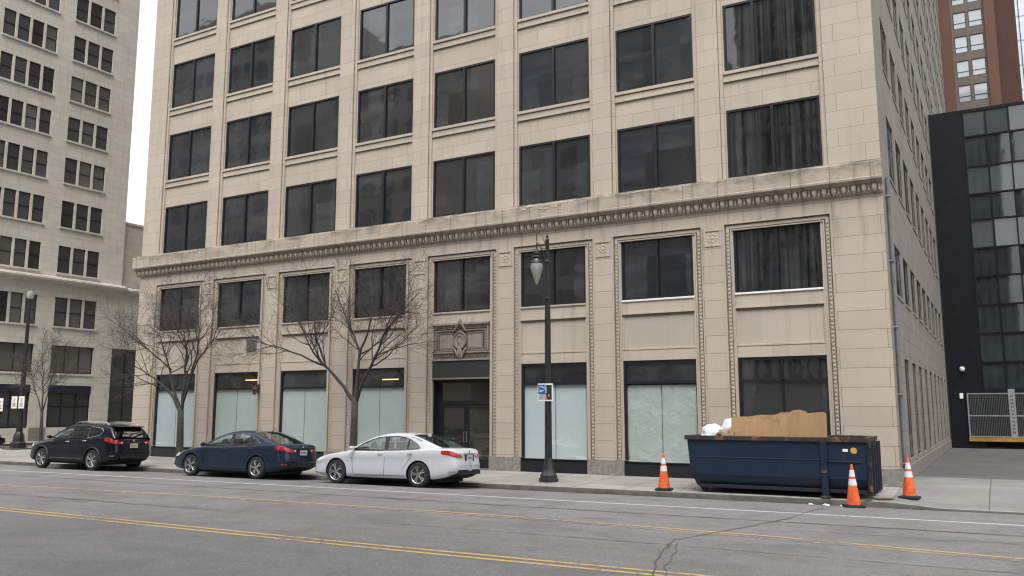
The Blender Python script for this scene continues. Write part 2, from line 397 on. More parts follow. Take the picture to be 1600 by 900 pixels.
for i, (a, b) in enumerate(zip(xx, xx[1:])):
    g = .004 if i % 6 == 0 else 0
    a2 = a + g
    P = [(yc, 0, -.30), (yc, 0, None), (yc, .03, None), (yc, KW, None)]
    def row(x): 
        z = zc(x); return [(x, yc(x), -.33), (x, yc(x), z - .03), (x, yc(x) + .03, z + .002), (x, yc(x) + KW, z + .003), (x, yc(x) + KW, -.33)]
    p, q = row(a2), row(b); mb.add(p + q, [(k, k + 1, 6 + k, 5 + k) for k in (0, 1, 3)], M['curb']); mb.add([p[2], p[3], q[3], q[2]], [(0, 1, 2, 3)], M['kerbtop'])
struct(mb.build('kerb', smooth=50))
# cross street on the left with its own far sidewalk
mb = MB(); mb.add([(-55, yc(-55), -.262), (XL, yc(XL), -.262), (XL, 28, -.13), (-55, 28, -.13)], [(0, 1, 2, 3)], M['asphalt2'])
mb.add([(-55, 28, -.13), (XL, 28, -.13), (XL, 160, -.13), (-55, 160, -.13)], [(0, 1, 2, 3)], M['asphalt2'])
struct(mb.build('side_street'))
mb = MB(); mb.box(-120, -55, yc(-75), 160, -.4, .0, M['concrete']); struct(mb.build('far_sidewalk'))
mb = MB(); mb.box(XL - .15, XL, yc(XL), 120, -.35, .005, M['curb']); mb.box(-55, -54.85, yc(-55), 160, -.35, .005, M['curb']); struct(mb.build('side_street_kerb'))
# road markings
def stripe(name, pts, wid, mat, z0=.004):
    mb = MB(); P = []
    for (x0, y0), (x1, y1) in zip(pts, pts[1:]):
        n = max(1, int(abs(x1 - x0) / 1.5))
        for i in range(n): P.append((x0 + (x1 - x0) * i / n, y0 + (y1 - y0) * i / n))
    P.append(pts[-1]); vs = []
    for x, y in P:
        for s in (-.5, .5): yy = y + s * wid; vs.append((x, yy, road_z(yc(x) - yy) + z0))
    mb.add(vs, [(2 * i, 2 * i + 1, 2 * i + 3, 2 * i + 2) for i in range(len(P) - 1)], mat)
    return struct(mb.build(name))
yel = worn_paint('yellow_paint', (.45, .30, .125), (.13, .125, .12), .51)
yel2 = worn_paint('yellow_paint_worn', (.34, .26, .15), (.13, .125, .12), .42)
whi = worn_paint('white_line_paint', (.50, .50, .49), (.15, .15, .15), .60)
stripe('white_line', [(-70, yc(-70) - 3.42), (40, yc(40) - 3.42)], .11, whi)
L1 = [(-60, 15.2), (-26.6, 15.33), (-17.6, 16.05), (-9.3, 16.28), (-4.0, 16.1), (.15, 15.6), (20, 15.5)]
for dy in (-.13, .13): stripe('yellow_line', [(x, y + dy) for x, y in L1], .10, yel2 if dy < 0 else yel)
L2 = [(-50, 11.5), (-20.4, 11.75), (-10.55, 11.72), (-5.9, 11.8), (-3.9, 11.85), (20, 11.9)]
for dy in (-.14, .14): stripe('yellow_line', [(x, y + dy) for x, y in L2], .11, yel)
tar = simple('tar_seam', (.075, .075, .075), .7, var=.3, nscale=20)
def wig(pts, amp, seed, step=.25):
    rr = random.Random(seed); o = []
    for (x0, y0), (x1, y1) in zip(pts, pts[1:]):
        n = max(1, int(math.hypot(x1 - x0, y1 - y0) / step)); 
        for i in range(n): o.append((x0 + (x1 - x0) * i / n + rr.uniform(-amp, amp), y0 + (y1 - y0) * i / n + rr.uniform(-amp, amp)))
    return o + [pts[-1]]
def crack(pts, wid, seed, amp=.03, name='road_crack'):
    P = wig(pts, amp, seed); rr = random.Random(seed + 1); mb = MB(); vs = []
    for i, (x, y) in enumerate(P):
        a = P[max(0, i - 1)]; b = P[min(len(P) - 1, i + 1)]; dx, dy = b[0] - a[0], b[1] - a[1]; l = math.hypot(dx, dy) or 1
        wv = wid * rr.uniform(.35, 1.2)
        for s in (-.5, .5): X_, Y_ = x - dy / l * wv * s, y + dx / l * wv * s; vs.append((X_, Y_, road_z(yc(X_) - Y_) + .009))
    mb.add(vs, [(2 * i, 2 * i + 1, 2 * i + 3, 2 * i + 2) for i in range(len(P) - 1)], tar)
    return struct(mb.build(name, fix=False))
crack([(-3.75, 22.9), (-3.95, 20.8), (-4.1, 18.9), (-4.6, 16.8), (-5.2, 14.9), (-4.7, 12.6), (-4.1, 11.0), (-3.9, 9.5)], .032, 3, .035)
crack([(-5.0, 14.6), (-4.7, 13.6), (-4.45, 12.4), (-4.05, 11.3)], .018, 9, .04)
crack([(-45, 17.3), (-26, 17.9), (-11, 18.15), (-3.2, 18.4), (12, 18.9)], .06, 4, .01)
crack([(-30, 13.6), (-20, 13.9), (-15.5, 14.05)], .05, 5, .04)
crack([(-11, 14.2), (-7.4, 14.3), (-4.9, 14.35), (-1, 14.3), (6, 14.5)], .03, 6, .02)
crack([(-3.6, 17.2), (1, 17.4), (9, 17.4)], .03, 8, .03)
crack([(-2.35, 26.6), (-2.7, 25.2), (-3.1, 24.3), (-3.0, 23.75)], .03, 11, .03, 'sidewalk_crack').location.z = .16

# ---------------------------------------------------------------- main building
BX0, BX1, BH, BD = -36.26, -2.60, 62.0, 98.0
XU = [(-34.62, -31.87), (-30.65, -27.93), (-26.72, -23.95), (-22.74, -20.0), (-18.82, -16.1), (-14.94, -12.14), (-11.01, -8.28), (-7.16, -4.26)]
XW = [(-34.60, -32.02), (-30.66, -28.05), (-26.61, -24.10), (-22.66, -20.13), (-18.72, -16.24), (-14.87, -12.33), (-10.94, -8.45), (-7.08, -4.42)]
ROWZ = [(9.65, 11.96), (13.29, 15.64), (16.97, 19.30), (20.64, 22.97), (24.3, 26.6)]
base = ((BX0 + BX1) / 2, Y, 0)
main = thing('office_building', 'tan limestone office block with dark windows, papered shopfronts and a carved cornice', 'building', base)
G = .19                                                # glass line behind the pier face
def TF(a, z, d): return (a, Y + d, z)
k = 1 + G / Y
up = [(a * k, b, z0 + .01, z1) for a, b in XU for z0, z1 in ROWZ]
mb = MB()
# upper wall: inner plane 9 cm behind the pier faces
holed(mb, BX0 + .3, BX1 - .0, 9.45, BH, up, .12, M['stone_up'], lambda a, z, d: (a, Y + .13 + d, z))
mb.build('upper_wall', main, base)
edges = [BX0] + [v for ab in XU for v in ab] + [BX1]
for i in range(0, len(edges), 2):
    a, b = edges[i], edges[i + 1]; mb = MB()
    a2 = a + (.05 if i else 0); b2 = b * (k if i < len(edges) - 2 else 1) - (.05 if i < len(edges) - 2 else 0)
    mb.box(a2, b2, Y + .055, Y + .16, 9.45, BH, M['stone_up'])
    e1 = .13 if i else 0; e2 = .13 if i < len(edges) - 2 else 0
    mb.box(a2 + e1, b2 - e2, Y, Y + .054, 9.45, BH, M['stone_up'])
    if i:
        mb.box(a2 + .115, a2 + .129, Y + .030, Y + .056, 9.45, BH, M['groove'])
    if e2:
        mb.box(b2 - .129, b2 - .115, Y + .030, Y + .056, 9.45, BH, M['groove'])
    mb.build('pier_facing', main, base)
for a, b in XU:                                        # sill courses under each upper window
    a2, b2 = a * k - .04, b + .04
    for z0, z1 in ROWZ[1:]:
        mb = MB()
        mb.box(a2, b2, Y + .05, Y + .19, z0 - .10, z0 + .005, M['stone_plain'])
        mb.box(a2, b2, Y + .105, Y + .135, z0 - .13, z0 - .10, M['groove']); mb.box(a2, b2, Y + .115, Y + .135, z0 - .385, z0 - .36, M['groove'])
        mb.box(a2, b2, Y + .095, Y + .135, z0 - .31, z0 - .13, M['stone_plain'])
        mb.box(a2, b2, Y + .07, Y + .135, z0 - .36, z0 - .31, M['stone_plain'])
        mb.build('sill_course', main, base)
mb = MB()                                              # rear, left and roof planes of the block
mb.add([(BX0, Y, 0), (BX0, BD, 0), (BX0, BD, BH), (BX0, Y, BH)], [(0, 1, 2, 3)], M['side'])
mb.add([(BX0, BD, 0), (BX1 - .3, BD, 0), (BX1 - .3, BD, BH), (BX0, BD, BH)], [(0, 1, 2, 3)], M['side'])
mb.build('rear_wall', main, base, fix=False)
mb = MB(); mb.add([(BX0, Y, BH), (BX1, Y, BH), (BX1, BD, BH), (BX0, BD, BH)], [(0, 1, 2, 3)], M['granite']); mb.build('roof', main, base, fix=False)
# windows
def window(x0, x1, z0, z1, y, mull=(.5,), fw=.075, glass=None, name='window', bars=()):
    f = MB()
    f.box(x0, x0 + fw, y - .06, y + .03, z0, z1, M['frame']); f.box(x1 - fw, x1, y - .06, y + .03, z0, z1, M['frame'])
    f.box(x0 + fw, x1 - fw, y - .06, y + .03, z1 - fw, z1, M['frame']); f.box(x0 + fw, x1 - fw, y - .06, y + .03, z0, z0 + fw * .7, M['frame'])
    for m in mull:
        xm = x0 + (x1 - x0) * m; f.box(xm - .05, xm + .05, y - .07, y + .03, z0 + fw * .7, z1 - fw, M['frame'])
        f.box(xm + .065, xm + .085, y - .03, y + .03, z0 + fw * .7, z1 - fw, M['frame'])
    for zb in bars: f.box(x0 + fw, x1 - fw, y - .055, y + .03, zb - .035, zb + .035, M['frame'])
    o = f.build(name, main, base)
    e = [x0 + fw] + [x0 + (x1 - x0) * m for m in mull] + [x1 - fw]
    for a, b in zip(e, e[1:]):
        g = MB(); rt = random.uniform(-.006, .006); ru = random.uniform(-.004, .004)
        g.add([(a, y + rt, z0 + .03), (b, y - rt, z0 + .03), (b, y - rt + ru, z1 - .05), (a, y + rt + ru, z1 - .05)], [(0, 1, 2, 3)], glass or M['glass'])
        g.build('pane', o, base, fix=False)
    return o
for i, (a, b) in enumerate(XU):
    for z0, z1 in ROWZ: window(a * k, b, z0 + .01, z1, Y + G, glass=M['glass_slat_reflection'] if i == 7 else None, mull=(.33,) if i == 7 and z0 > 12 else (.5,))
# lower two storeys
G = .12; k = 1 + G / Y
mb = MB()
opening = [(a * k - .30, b + .34, 0, 8.14) for a, b in XW]
holed(mb, BX0, BX1, .5, 9.45, [(a, b, .5, z1) for a, b, z0, z1 in opening], .10, M['stone'], TF)
mb.build('lower_wall', main, base)
edges = [BX0] + [v for o_ in opening for v in o_[:2]] + [BX1]
for i in range(0, len(edges), 2):
    mb = MB(); mb.box(edges[i] - (.03 if i == 0 else 0), edges[i + 1], Y - .035, Y + .12, 0, .5, M['granite']); mb.build('plinth', main, base, bevel=.01)
beadm = M['stone_plain']
for i, ((a, b), (o0, o1, _, zt)) in enumerate(zip(XW, opening)):
    ga, gb = a * k, b
    mb = MB()
    zb = .5
    # outer fillet, channel with carved bead rope, inner fillet, plain reveal band
    def ring(i0, i1, yf, yb, mat, zlo=zb):
        w0, w1 = o0 + i0, o0 + i1; e0, e1 = o1 - i1, o1 - i0
        mb.box(w0, w1, Y + yf, Y + yb, zlo, zt - i0, mat); mb.box(e0, e1, Y + yf, Y + yb, zlo, zt - i0, mat)
        mb.box(w1, e0, Y + yf, Y + yb, zt - i1, zt - i0, mat)
    ring(0, .04, -.025, .10, M['stone_plain']); ring(.04, .085, .05, .10, M['groove'])
    ring(.085, .18, .03, .10, M['stone_plain']); ring(.18, .22, .055, .10, M['groove']); ring(.22, .25, -.005, .10, M['stone_plain']); 
    zz = zb + .1
    while zz < zt - .25:
        for xc in (o0 + .1325, o1 - .1325):
            mb.lathe([(.004, -.055), (.026, -.035), (.036, 0), (.026, .035), (.004, .055)], 5, beadm, (xc, Y + .028, zz))
        zz += .125
    mb.box(o0 + .25, ga, Y + .03, Y + .115, zb, 7.90, M['stone_plain']); mb.box(gb, o1 - .25, Y + .03, Y + .115, zb, 7.90, M['stone_plain'])
    mb.box(o0, ga, Y - .02, Y + .115, 0, .5, M['granite']); mb.box(gb, o1, Y - .02, Y + .115, 0, .5, M['granite'])
    mb.build('bay_surround', main, base, smooth=35)
    # spandrel between shopfront and first floor window
    mb = MB(); s = M['stone_plain']
    mb.box(ga, gb, Y + .05, Y + .14, 5.42, 5.80, s); mb.box(ga - .0, gb, Y + .01, Y + .14, 5.80, 5.86, M['white'] if i in (6, 7) else s)
    if i != 4:
        mb.box(ga, gb, Y + .02, Y + .14, 5.36, 5.42, s); mb.box(ga, gb, Y + .06, Y + .14, 5.30, 5.36, M['stone_orn'])
        mb.box(ga, gb, Y + .095, Y + .14, 4.22, 5.30, M['stone_panel'])
        mb.box(ga, gb, Y + .045, Y + .14, 4.16, 4.22, s); mb.box(ga, gb, Y + .06, Y + .14, 3.80, 4.16, M['stone_plain'])
        for e in (ga, gb - .05): mb.box(e, e + .05, Y + .07, Y + .095, 4.22, 5.30, s)
    mb.build('spandrel', main, base, bevel=.006)
    window(ga, gb, 5.86, 7.93, Y + G + .02, glass=M['glass_slat_reflection'] if i == 7 else None)
    # shopfront
    if i == 4: continue
    f = MB(); y = Y + G + .04; fw = .07
    f.box(ga, gb, y - .12, y + .06, 0, .38, M['frame'] if i > 4 else M['granite_dark'])
    f.box(ga, ga + fw * 1.3, y - .07, y + .04, .38, 3.80, M['frame']); f.box(gb - fw * .6, gb, y - .07, y + .04, .38, 3.80, M['frame'])
    f.box(ga + .09, gb - .04, y - .07, y + .04, 3.72, 3.80, M['frame']); f.box(ga + .09, gb - .04, y - .065, y + .04, 3.03, 3.11, M['frame'])
    f.box(ga + .09, gb - .04, y - .07, y + .04, .38, .45, M['frame'])
    xm = (ga + gb) / 2
    if i == 7: f.box(xm - .03, xm + .03, y - .065, y + .04, .45, 3.72, M['frame'])
    sf = f.build('shopfront_window', main, base)
    g = MB(); g.add([(ga + .09, y, 3.11), (gb - .04, y, 3.11), (gb - .04, y + .004, 3.72), (ga + .09, y + .004, 3.72)], [(0, 1, 2, 3)], M['glass_lit'] if i in (1, 3) else M['glass'])
    g.build('transom_pane', sf, base, fix=False)
    g = MB()
    if i == 7:
        for p, q in ((ga + .09, xm - .03), (xm + .03, gb - .04)): g.add([(p, y, .45), (q, y, .45), (q, y, 3.03), (p, y, 3.03)], [(0, 1, 2, 3)], M['glass'])
        g.build('pane', sf, base, fix=False)
    else:
        mt = M['crinkle'] if i == 6 else (M['paper_white'] if i in (0, 5) else M['paper'])
        zt_ = 3.03 if i != 6 else 2.98
        n = 24; rr = random.Random(i)
        cols = [ga + .09 + (gb - .13 - ga) * j / n for j in range(n + 1)]
        for p, q in ((0, n // 2), (n // 2, n)):
            seam = .012
            vs = []
            for j in range(p, q + 1):
                for zz in [.46 + (zt_ - .46) * t / 12 for t in range(13)]:
                    xj = cols[j] + (seam if j == p and p else 0) - (seam if j == q and q < n else 0)
                    amp = .022 if i == 6 else .004
                    vs.append((xj, y + .01 + rr.uniform(0, amp), zz))
            m_ = q - p + 1
            g.add(vs, [(c * 13 + r, (c + 1) * 13 + r, (c + 1) * 13 + r + 1, c * 13 + r + 1) for c in range(m_ - 1) for r in range(12)], mt)
        g.box(ga + .09, gb - .04, y + .05, y + .06, .45, 3.03, M['granite_dark'])
        g.build('window_paper', sf, base, smooth=70, fix=False)
# lit strip lamps seen behind two transoms
warm = emit('warm_tube', (1, .62, .34), .55)
for x0, x1, zz in ((-28.9, -28.15, 3.45), (-21.3, -20.5, 3.35)):
    mb = MB(); mb.box(x0, x1, Y + G + .025, Y + G + .035, zz - .02, zz + .02, warm); mb.build('ceiling_lamp', main, base)
# doorway, bay five
ga, gb = XW[4][0] * k, XW[4][1]
mb = MB(); mb.box(ga, gb, Y + .02, Y + .14, 3.36, 4.0, M['granite_dark']); mb.box(ga, gb, Y - .01, Y + .14, 3.30, 3.36, M['stone_orn']); mb.build('entrance_lintel', main, base)
mb = MB(); o = M['stone_orn']; xm = (ga + gb) / 2 ; p_ = stone('weathered_carving', (.275, .245, .21), bw=50, rh=50, off=(25, 25), mortar=.001, stain=.7)
mb.box(ga, gb, Y + .06, Y + .14, 4.0, 5.42, o)
mb.box(ga, gb, Y - .02, Y + .06, 4.0, 4.06, p_); mb.box(ga, gb, Y + .0, Y + .06, 4.28, 4.34, p_)
mb.box(ga + .01, gb - .01, Y - .07, Y + .06, 5.34, 5.41, p_); mb.box(ga + .03, gb - .03, Y - .03, Y + .06, 5.26, 5.33, o); mb.box(ga + .14, gb - .14, Y - .0, Y + .06, 5.12, 5.16, p_); mb.box(ga + .14, gb - .14, Y - .0, Y + .06, 4.36, 4.40, p_)
for s in (-1, 1):
    mb.box(xm + s * 1.21 - .025, xm + s * 1.21 + .025, Y - .03, Y + .06, 4.35, 5.26, p_); mb.box(xm + s * 1.02 - .015, xm + s * 1.02 + .015, Y + .0, Y + .06, 4.40, 5.12, p_)
    for j in range(16): mb.lathe([(.004, -.03), (.026, -.01), (.02, .02), (.004, .035)], 5, p_, (xm + s * (.10 + j * .07), Y + .0, 5.215))
    for j in range(7): mb.lathe([(.005, -.02), (.05, 0), (.005, .02)], 7, p_, (xm + s * 1.115, Y - .01, 4.48 + j * .105), 'y')
for s in (-1, 1):
    cx = xm + s * .64
    mb.box(cx - .30, cx + .30, Y + .02, Y + .06, 4.47, 5.00, p_)
    for z in (4.42, 5.02): mb.box(cx - .36, cx + .36, Y + .0, Y + .06, z, z + .04, o)
    for x in (cx - .36, cx + .32): mb.box(x, x + .04, Y + .0, Y + .06, 4.46, 5.02, o)
    ex = xm + s * 1.10                                  # scrolled end consoles
    mb.box(ex - .09, ex + .09, Y + .0, Y + .06, 4.4, 5.08, o)
    for z, r in ((4.46, .075), (4.62, .05), (4.78, .06), (4.98, .075)):
        pts = [(ex + math.cos(t * .6) * r * (1 - t * .07), Y - .005, z + math.sin(t * .6) * r * (1 - t * .07)) for t in range(11)]
        mb.tube(pts, .018, 5, o)
    for j in range(9):                                  # carved leaf band under the panel
        lx = xm + s * (.22 + j * .105)
        mb.lathe([(.003, -.06), (.03, -.02), (.02, .05), (.003, .07)], 5, o, (lx, Y + .04, 4.17 + .02 * (j % 2)))
n = 20                                                  # oval shield
ov = [(xm + .27 * math.cos(2 * math.pi * t / n), 4.76 + .31 * math.sin(2 * math.pi * t / n)) for t in range(n)]
mb.prism([(p, q) for p, q in ov], Y - .03, Y + .06, p_, lambda p, q, h: (p, h, q))
mb.tube([(p, Y - .035, q) for p, q in ov + ov[:1]], .035, 6, o)
mb.tube([(xm + .12 * math.cos(t), Y - .045, 4.78 + .15 * math.sin(t)) for t in [x * .4 for x in range(13)]], .012, 5, o)
for s in (-1, 1):
    mb.tube([(xm, Y - .02, 5.42), (xm + s * .10, Y - .04, 5.36), (xm + s * .16, Y - .04, 5.24), (xm + s * .22, Y - .04, 5.14), (xm + s * .33, Y - .03, 5.09)], [.05, .06, .05, .035, .02], 6, o)
    mb.tube([(xm + s * .30, Y - .03, 4.48), (xm + s * .22, Y - .04, 4.40), (xm + s * .13, Y - .04, 4.24), (xm + s * .06, Y - .04, 4.08)], [.03, .045, .04, .02], 6, p_)
mb.lathe([(.01, 0), (.07, .04), (.09, .12), (.05, .2), (.02, .26)], 8, o, (xm, Y - .02, 5.32))
for q in (-.05, 0, .05): mb.tube([(xm + q, Y - .05, 4.45), (xm + q * 1.6, Y - .06, 4.25), (xm + q * 1.2, Y - .05, 4.10)], [.03, .035, .02], 6, p_)
mb.build('carved_panel', main, base, smooth=40)
mb = MB(); y = Y + .42; F = M['frame']
mb.box(ga, ga + .02, Y + .13, y + .05, 0, 3.30, F); mb.box(gb - .02, gb, Y + .13, y + .05, 0, 3.30, F); mb.box(ga, gb, Y + .13, y + .05, 3.25, 3.30, F)
mb.box(ga + .02, ga + .18, y - .05, y + .05, 0, 3.25, F); mb.box(gb - .10, gb - .02, y - .05, y + .05, 0, 3.25, F)
mb.box(ga + .18, gb - .10, y - .05, y + .05, 2.36, 2.50, F); mb.box(ga + .18, gb - .10, y - .05, y + .05, 3.17, 3.25, F)
mb.box(ga, gb, Y + .13, y + .05, 0, .03, M['granite'])
fr = mb.build('door_frame', main, base)
g = MB(); g.add([(ga + .18, y, 2.5), (gb - .1, y, 2.5), (gb - .1, y, 3.17), (ga + .18, y, 3.17)], [(0, 1, 2, 3)], M['glass_lit']); g.build('transom_pane', fr, base, fix=False)
dm = (ga + .18 + gb - .10) / 2
for s, (p, q) in enumerate(((ga + .18, dm - .01), (dm + .01, gb - .10))):
    d = MB(); d.box(p, p + .10, y - .035, y + .02, .03, 2.35, F); d.box(q - .10, q, y - .035, y + .02, .03, 2.35, F)
    d.box(p + .1, q - .1, y - .035, y + .02, 2.24, 2.35, F); d.box(p + .1, q - .1, y - .035, y + .02, .03, .36, F)
    do = d.build('door', main, base)
    g = MB(); g.add([(p + .1, y, .36), (q - .1, y, .36), (q - .1, y, 2.24), (p + .1, y, 2.24)], [(0, 1, 2, 3)], M['glass_lit']); g.build('pane', do, base, fix=False)
    hx = q - .05 if s == 0 else p + .05
    g = MB(); g.tube([(hx, y - .04, .95), (hx, y - .09, .97), (hx, y - .09, 1.33), (hx, y - .04, 1.35)], .013, 6, M['steel']); g.build('handle', do, base, smooth=40)
# relief squares on the pier heads
for i in range(7):
    x = (opening[i][1] + opening[i + 1][0]) / 2; z = 7.70; mb = MB()
    for a_, b_, c_, d_ in ((-.27, .27, .235, .27), (-.27, .27, -.27, -.235), (-.27, -.235, -.235, .235), (.235, .27, -.235, .235)): mb.box(x + a_, x + b_, Y - .025, Y + .0, z + c_, z + d_, M['stone_plain'])
    for t in range(8):
        a_ = t * math.pi / 4; mb.lathe([(.005, -.02), (.05, 0), (.005, .02)], 6, M['stone_plain'], (x + .12 * math.cos(a_), Y - .003, z + .12 * math.sin(a_)), 'y')
    mb.lathe([(.01, -.03), (.07, 0), (.01, .02)], 8, M['stone_plain'], (x, Y - .002, z), 'y')
    mb.build('relief_panel', main, base, smooth=40)
# cornice between storeys
mb = MB(); x0, x1 = BX0 - .28, BX1 + .03; s = M['stone_cornice']
prof = [(.02, 8.60), (-.06, 8.60), (-.06, 8.63), (-.075, 8.64), (-.075, 8.85), (-.13, 8.87), (-.16, 8.93), (-.20, 8.96), (-.30, 8.965), (-.31, 9.03), (-.29, 9.05), (-.29, 9.50), (-.27, 9.52), (-.05, 9.56), (-.05, 9.62), (.16, 9.62)]
nseg = 60
vs = []
for t in range(nseg + 1):
    x = x0 + (x1 - x0) * t / nseg
    for py, pz in prof: vs.append((x, Y + py, pz))
n = len(prof); fs = [(t * n + j, t * n + j + 1, (t + 1) * n + j + 1, (t + 1) * n + j) for t in range(nseg) for j in range(n - 1)]
fs += [tuple(range(n)), tuple(nseg * n + j for j in range(n))[::-1]]
mb.add(vs, fs, s)
mb.box(BX0 + .02, BX1 - .02, Y - .082, Y - .07, 8.645, 8.86, M['stone_cornice'])
mb.box(BX0 - .28, BX0, Y, Y + .6, 8.965, 9.51, s)
cor = mb.build('cornice', main, base)
mb = MB(); x = BX0 + .1; rr = random.Random(5)
while x < BX1 - .1:
    mb.lathe([(.014, -.13), (.06, -.07), (.082, 0), (.08, .08), (.07, .11)], 6, M['stone_plain'], (x, Y - .115, 8.74))
    mb.box(x + .12, x + .165, Y - .135, Y - .07, 8.66, 8.85, M['stone_plain'])
    x += .285
mb.build('egg_moulding', cor, base, smooth=50)
mb = MB()                                              # patched broken stretch of the ledge
for i in range(14):
    xx_ = -13.6 + rr.uniform(-1.1, .5); zz = 9.40 + rr.uniform(-.08, .1)
    mb.lathe([(.01, -.05), (.12, -.02), (.10, .03), (.01, .06)], 7, M['stone_panel'], (xx_, Y - .20, zz), 'z', rr.random())
mb.build('patched_mortar', cor, base, smooth=40)
# side wall on the alley: T(a=y, z, d)
SX = BX1
def TS(a, z, d): return (SX - d, a, z)
SY = [29.35 + 2.83 * i for i in range(24)]
SR = [(.62, 3.82), (5.80, 7.45), (9.62, 11.75), (13.38, 15.18), (17.05, 18.85), (20.7, 22.5), (24.4, 26.2), (28.0, 29.8), (31.7, 33.5), (35.4, 37.2), (39.1, 40.9), (42.7, 44.5), (46.4, 48.2), (50.1, 51.9)]
sw = []
for r_, (z0, z1) in enumerate(SR):
    for y0 in SY:
        if z1 < 19.8 and y0 > 53: continue
        if r_ == 0: sw.append((y0 + .86, y0 + 2.55, z0, z1))
        else: sw.append((y0, y0 + 1.95, z0, z1))
mb = MB()
holed(mb, Y + .62, BD, 0, BH, sw, .05, M['side'], TS)
mb.box(SX - .03, SX + .04, Y + .62, 55.4, 0, .45, M['granite'])
mb.build('side_wall', main, base)
mb = MB(); mb.box(SX - .2, SX + .004, Y + .003, Y + .62, .5, BH, M['return']); mb.box(SX - .2, SX + .03, Y - .034, Y + .62, 0, .5, M['granite']); mb.build('corner_return', main, base)
cnt = 0; rest = MB()
for a, b, z0, z1 in sorted(sw, key=lambda h: (h[0] - 27) + .55 * h[2]):
    f = MB() if cnt < 36 else rest
    for p, q, r_, t in ((a, a + .07, z0, z1), (b - .07, b, z0, z1), (a + .07, b - .07, z1 - .07, z1), (a + .07, b - .07, z0, z0 + .06), ((a + b) / 2 - .03, (a + b) / 2 + .03, z0 + .06, z1 - .07)):
        f.box(SX - .06, SX - .035, p, q, r_, t, M['frame'])
    if f is rest: f.add([TS(a + .06, z0 + .05, .045), TS(b - .06, z0 + .05, .045), TS(b - .06, z1 - .05, .045), TS(a + .06, z1 - .05, .045)], [(0, 1, 2, 3)], M['glass_y'])
    if z0 > 1: f.box(SX - .03, SX + .03, a - .06, b + .06, z0 - .09, z0 - .003, M['side'])
    if cnt < 36:
        o_ = f.build('window', main, base); g = MB()
        g.add([TS(a + .06, z0 + .05, .045), TS(b - .06, z0 + .05, .045), TS(b - .06, z1 - .05, .045), TS(a + .06, z1 - .05, .045)], [(0, 1, 2, 3)], M['glass_y']); g.build('pane', o_, base, fix=False)
    cnt += 1
rest.build('distant_side_windows', main, base)['kind'] = 'stuff'
for y0 in SY[:9]:
    mb = MB(); mb.box(SX - .01, SX + .02, y0 + .62, y0 + .82, .46, 3.95, M['side']); mb.build('side_pilaster', main, base)
pipe = simple('blue_grey_pipe', (.14, .15, .165), .55, var=.3)
mb = MB(); mb.tube([(SX + .07, Y + .78, .15), (SX + .07, Y + .78, 9.2)], .055, 8, pipe); mb.tube([(SX + .06, Y + 1.0, .0), (SX + .06, Y + 1.0, 3.8)], .04, 8, M['steel'])
for z in (.6, 2.6, 4.6, 6.6, 8.6): mb.box(SX, SX + .13, Y + .70, Y + .86, z, z + .05, M['steel'])
mb.build('drainpipe', main, base, smooth=40)
mb = MB(); mb.box(-28.85, -28.35 + .1, Y + .04, Y + .10, 4.75, 5.25, M['granite'])
for j in range(8): mb.box(-28.82, -28.28, Y + .02, Y + .045, 4.78 + j * .058, 4.80 + j * .058, M['stone_orn'])
mb.build('vent_grille', main, base)
cop = simple('corroded_copper', (.10, .05, .028), .5, .4, var=.4)
lx = -27.92; t = thing('wall_lantern', 'small rusty brown lantern on the pier right of the second shopfront window', 'lantern', (lx, Y - .02, 2.75))
mb = MB(); mb.box(-.05, .05, -.02, .02, .1, .5, cop); mb.tube([(0, -.02, .42), (0, -.12, .5), (0, -.2, .44)], .018, 6, cop); mb.build('bracket', t)
mb = MB(); mb.lathe([(.02, 0), (.08, .03), (.10, .22), (.13, .25), (.05, .34), (.015, .40)], 6, cop, (0, -.2, .04)); mb.build('lantern_body', t, smooth=30)

# ---------------------------------------------------------------- pale tower on the left (facade along y, plane x = -58)
LX = -58.0
def TL(a, z, d): return (LX - d, a, z)
lb = thing('pale_stone_tower', 'pale grey stone tower with sash windows in threes and fours at the left edge', 'building', (LX, 33, 0))
lo = (LX, 33, 0)
groups = [(31.0, 34.87, 4), (36.17, 39.39, 3), (25.6, 29.6, 4)]
rows = [(11.87, 13.83), (15.21, 17.15), (18.48, 20.38), (21.68, 23.48), (24.72, 26.6), (27.85, 29.75), (31.0, 32.9), (34.1, 36.0)]
holes = []
mul = .17
for a, b, n in groups:
    for z0, z1 in rows + [(8.02, 10.08)]:
        ww = (b - a - mul * (n - 1)) / n
        for j in range(n): holes.append((a + j * (ww + mul), a + j * (ww + mul) + ww, z0, z1))
big = [(a, b, z0, z1) for a, b, n in groups for z0, z1 in ((4.70, 6.68), (.9, 3.85))] + [(40.9, 44.6, 1.2, 6.7)]
mb = MB(); holed(mb, 22, 41.4, 11.3, 46, [h for h in holes if h[2] > 11], .16, M['lb'], TL); 
mb.add([TL(41.4, 11.3, 0), TL(41.4, 46, 0), TL(41.4, 46, 20), TL(41.4, 11.3, 20)], [(0, 1, 2, 3)], M['lb'])
mb.add([TL(22, 11.3, 0), TL(22, 46, 0), TL(22, 46, 20), TL(22, 11.3, 20)], [(0, 1, 2, 3)], M['lb'])
mb.build('tower_wall', lb, lo)
mb = MB(); holed(mb, 22, 66, 0, 11.3, [h for h in holes if h[2] < 11] + big, .20, M['lb'], lambda a, z, d: (LX + .06 - d, a, z)); mb.build('base_wall', lb, lo)
mb = MB(); mb.add([TL(22, 46, 0), TL(41.4, 46, 0), TL(41.4, 46, 20), TL(22, 46, 20)], [(0, 1, 2, 3)], M['granite']); mb.build('roof', lb, lo, fix=False)
mb = MB()
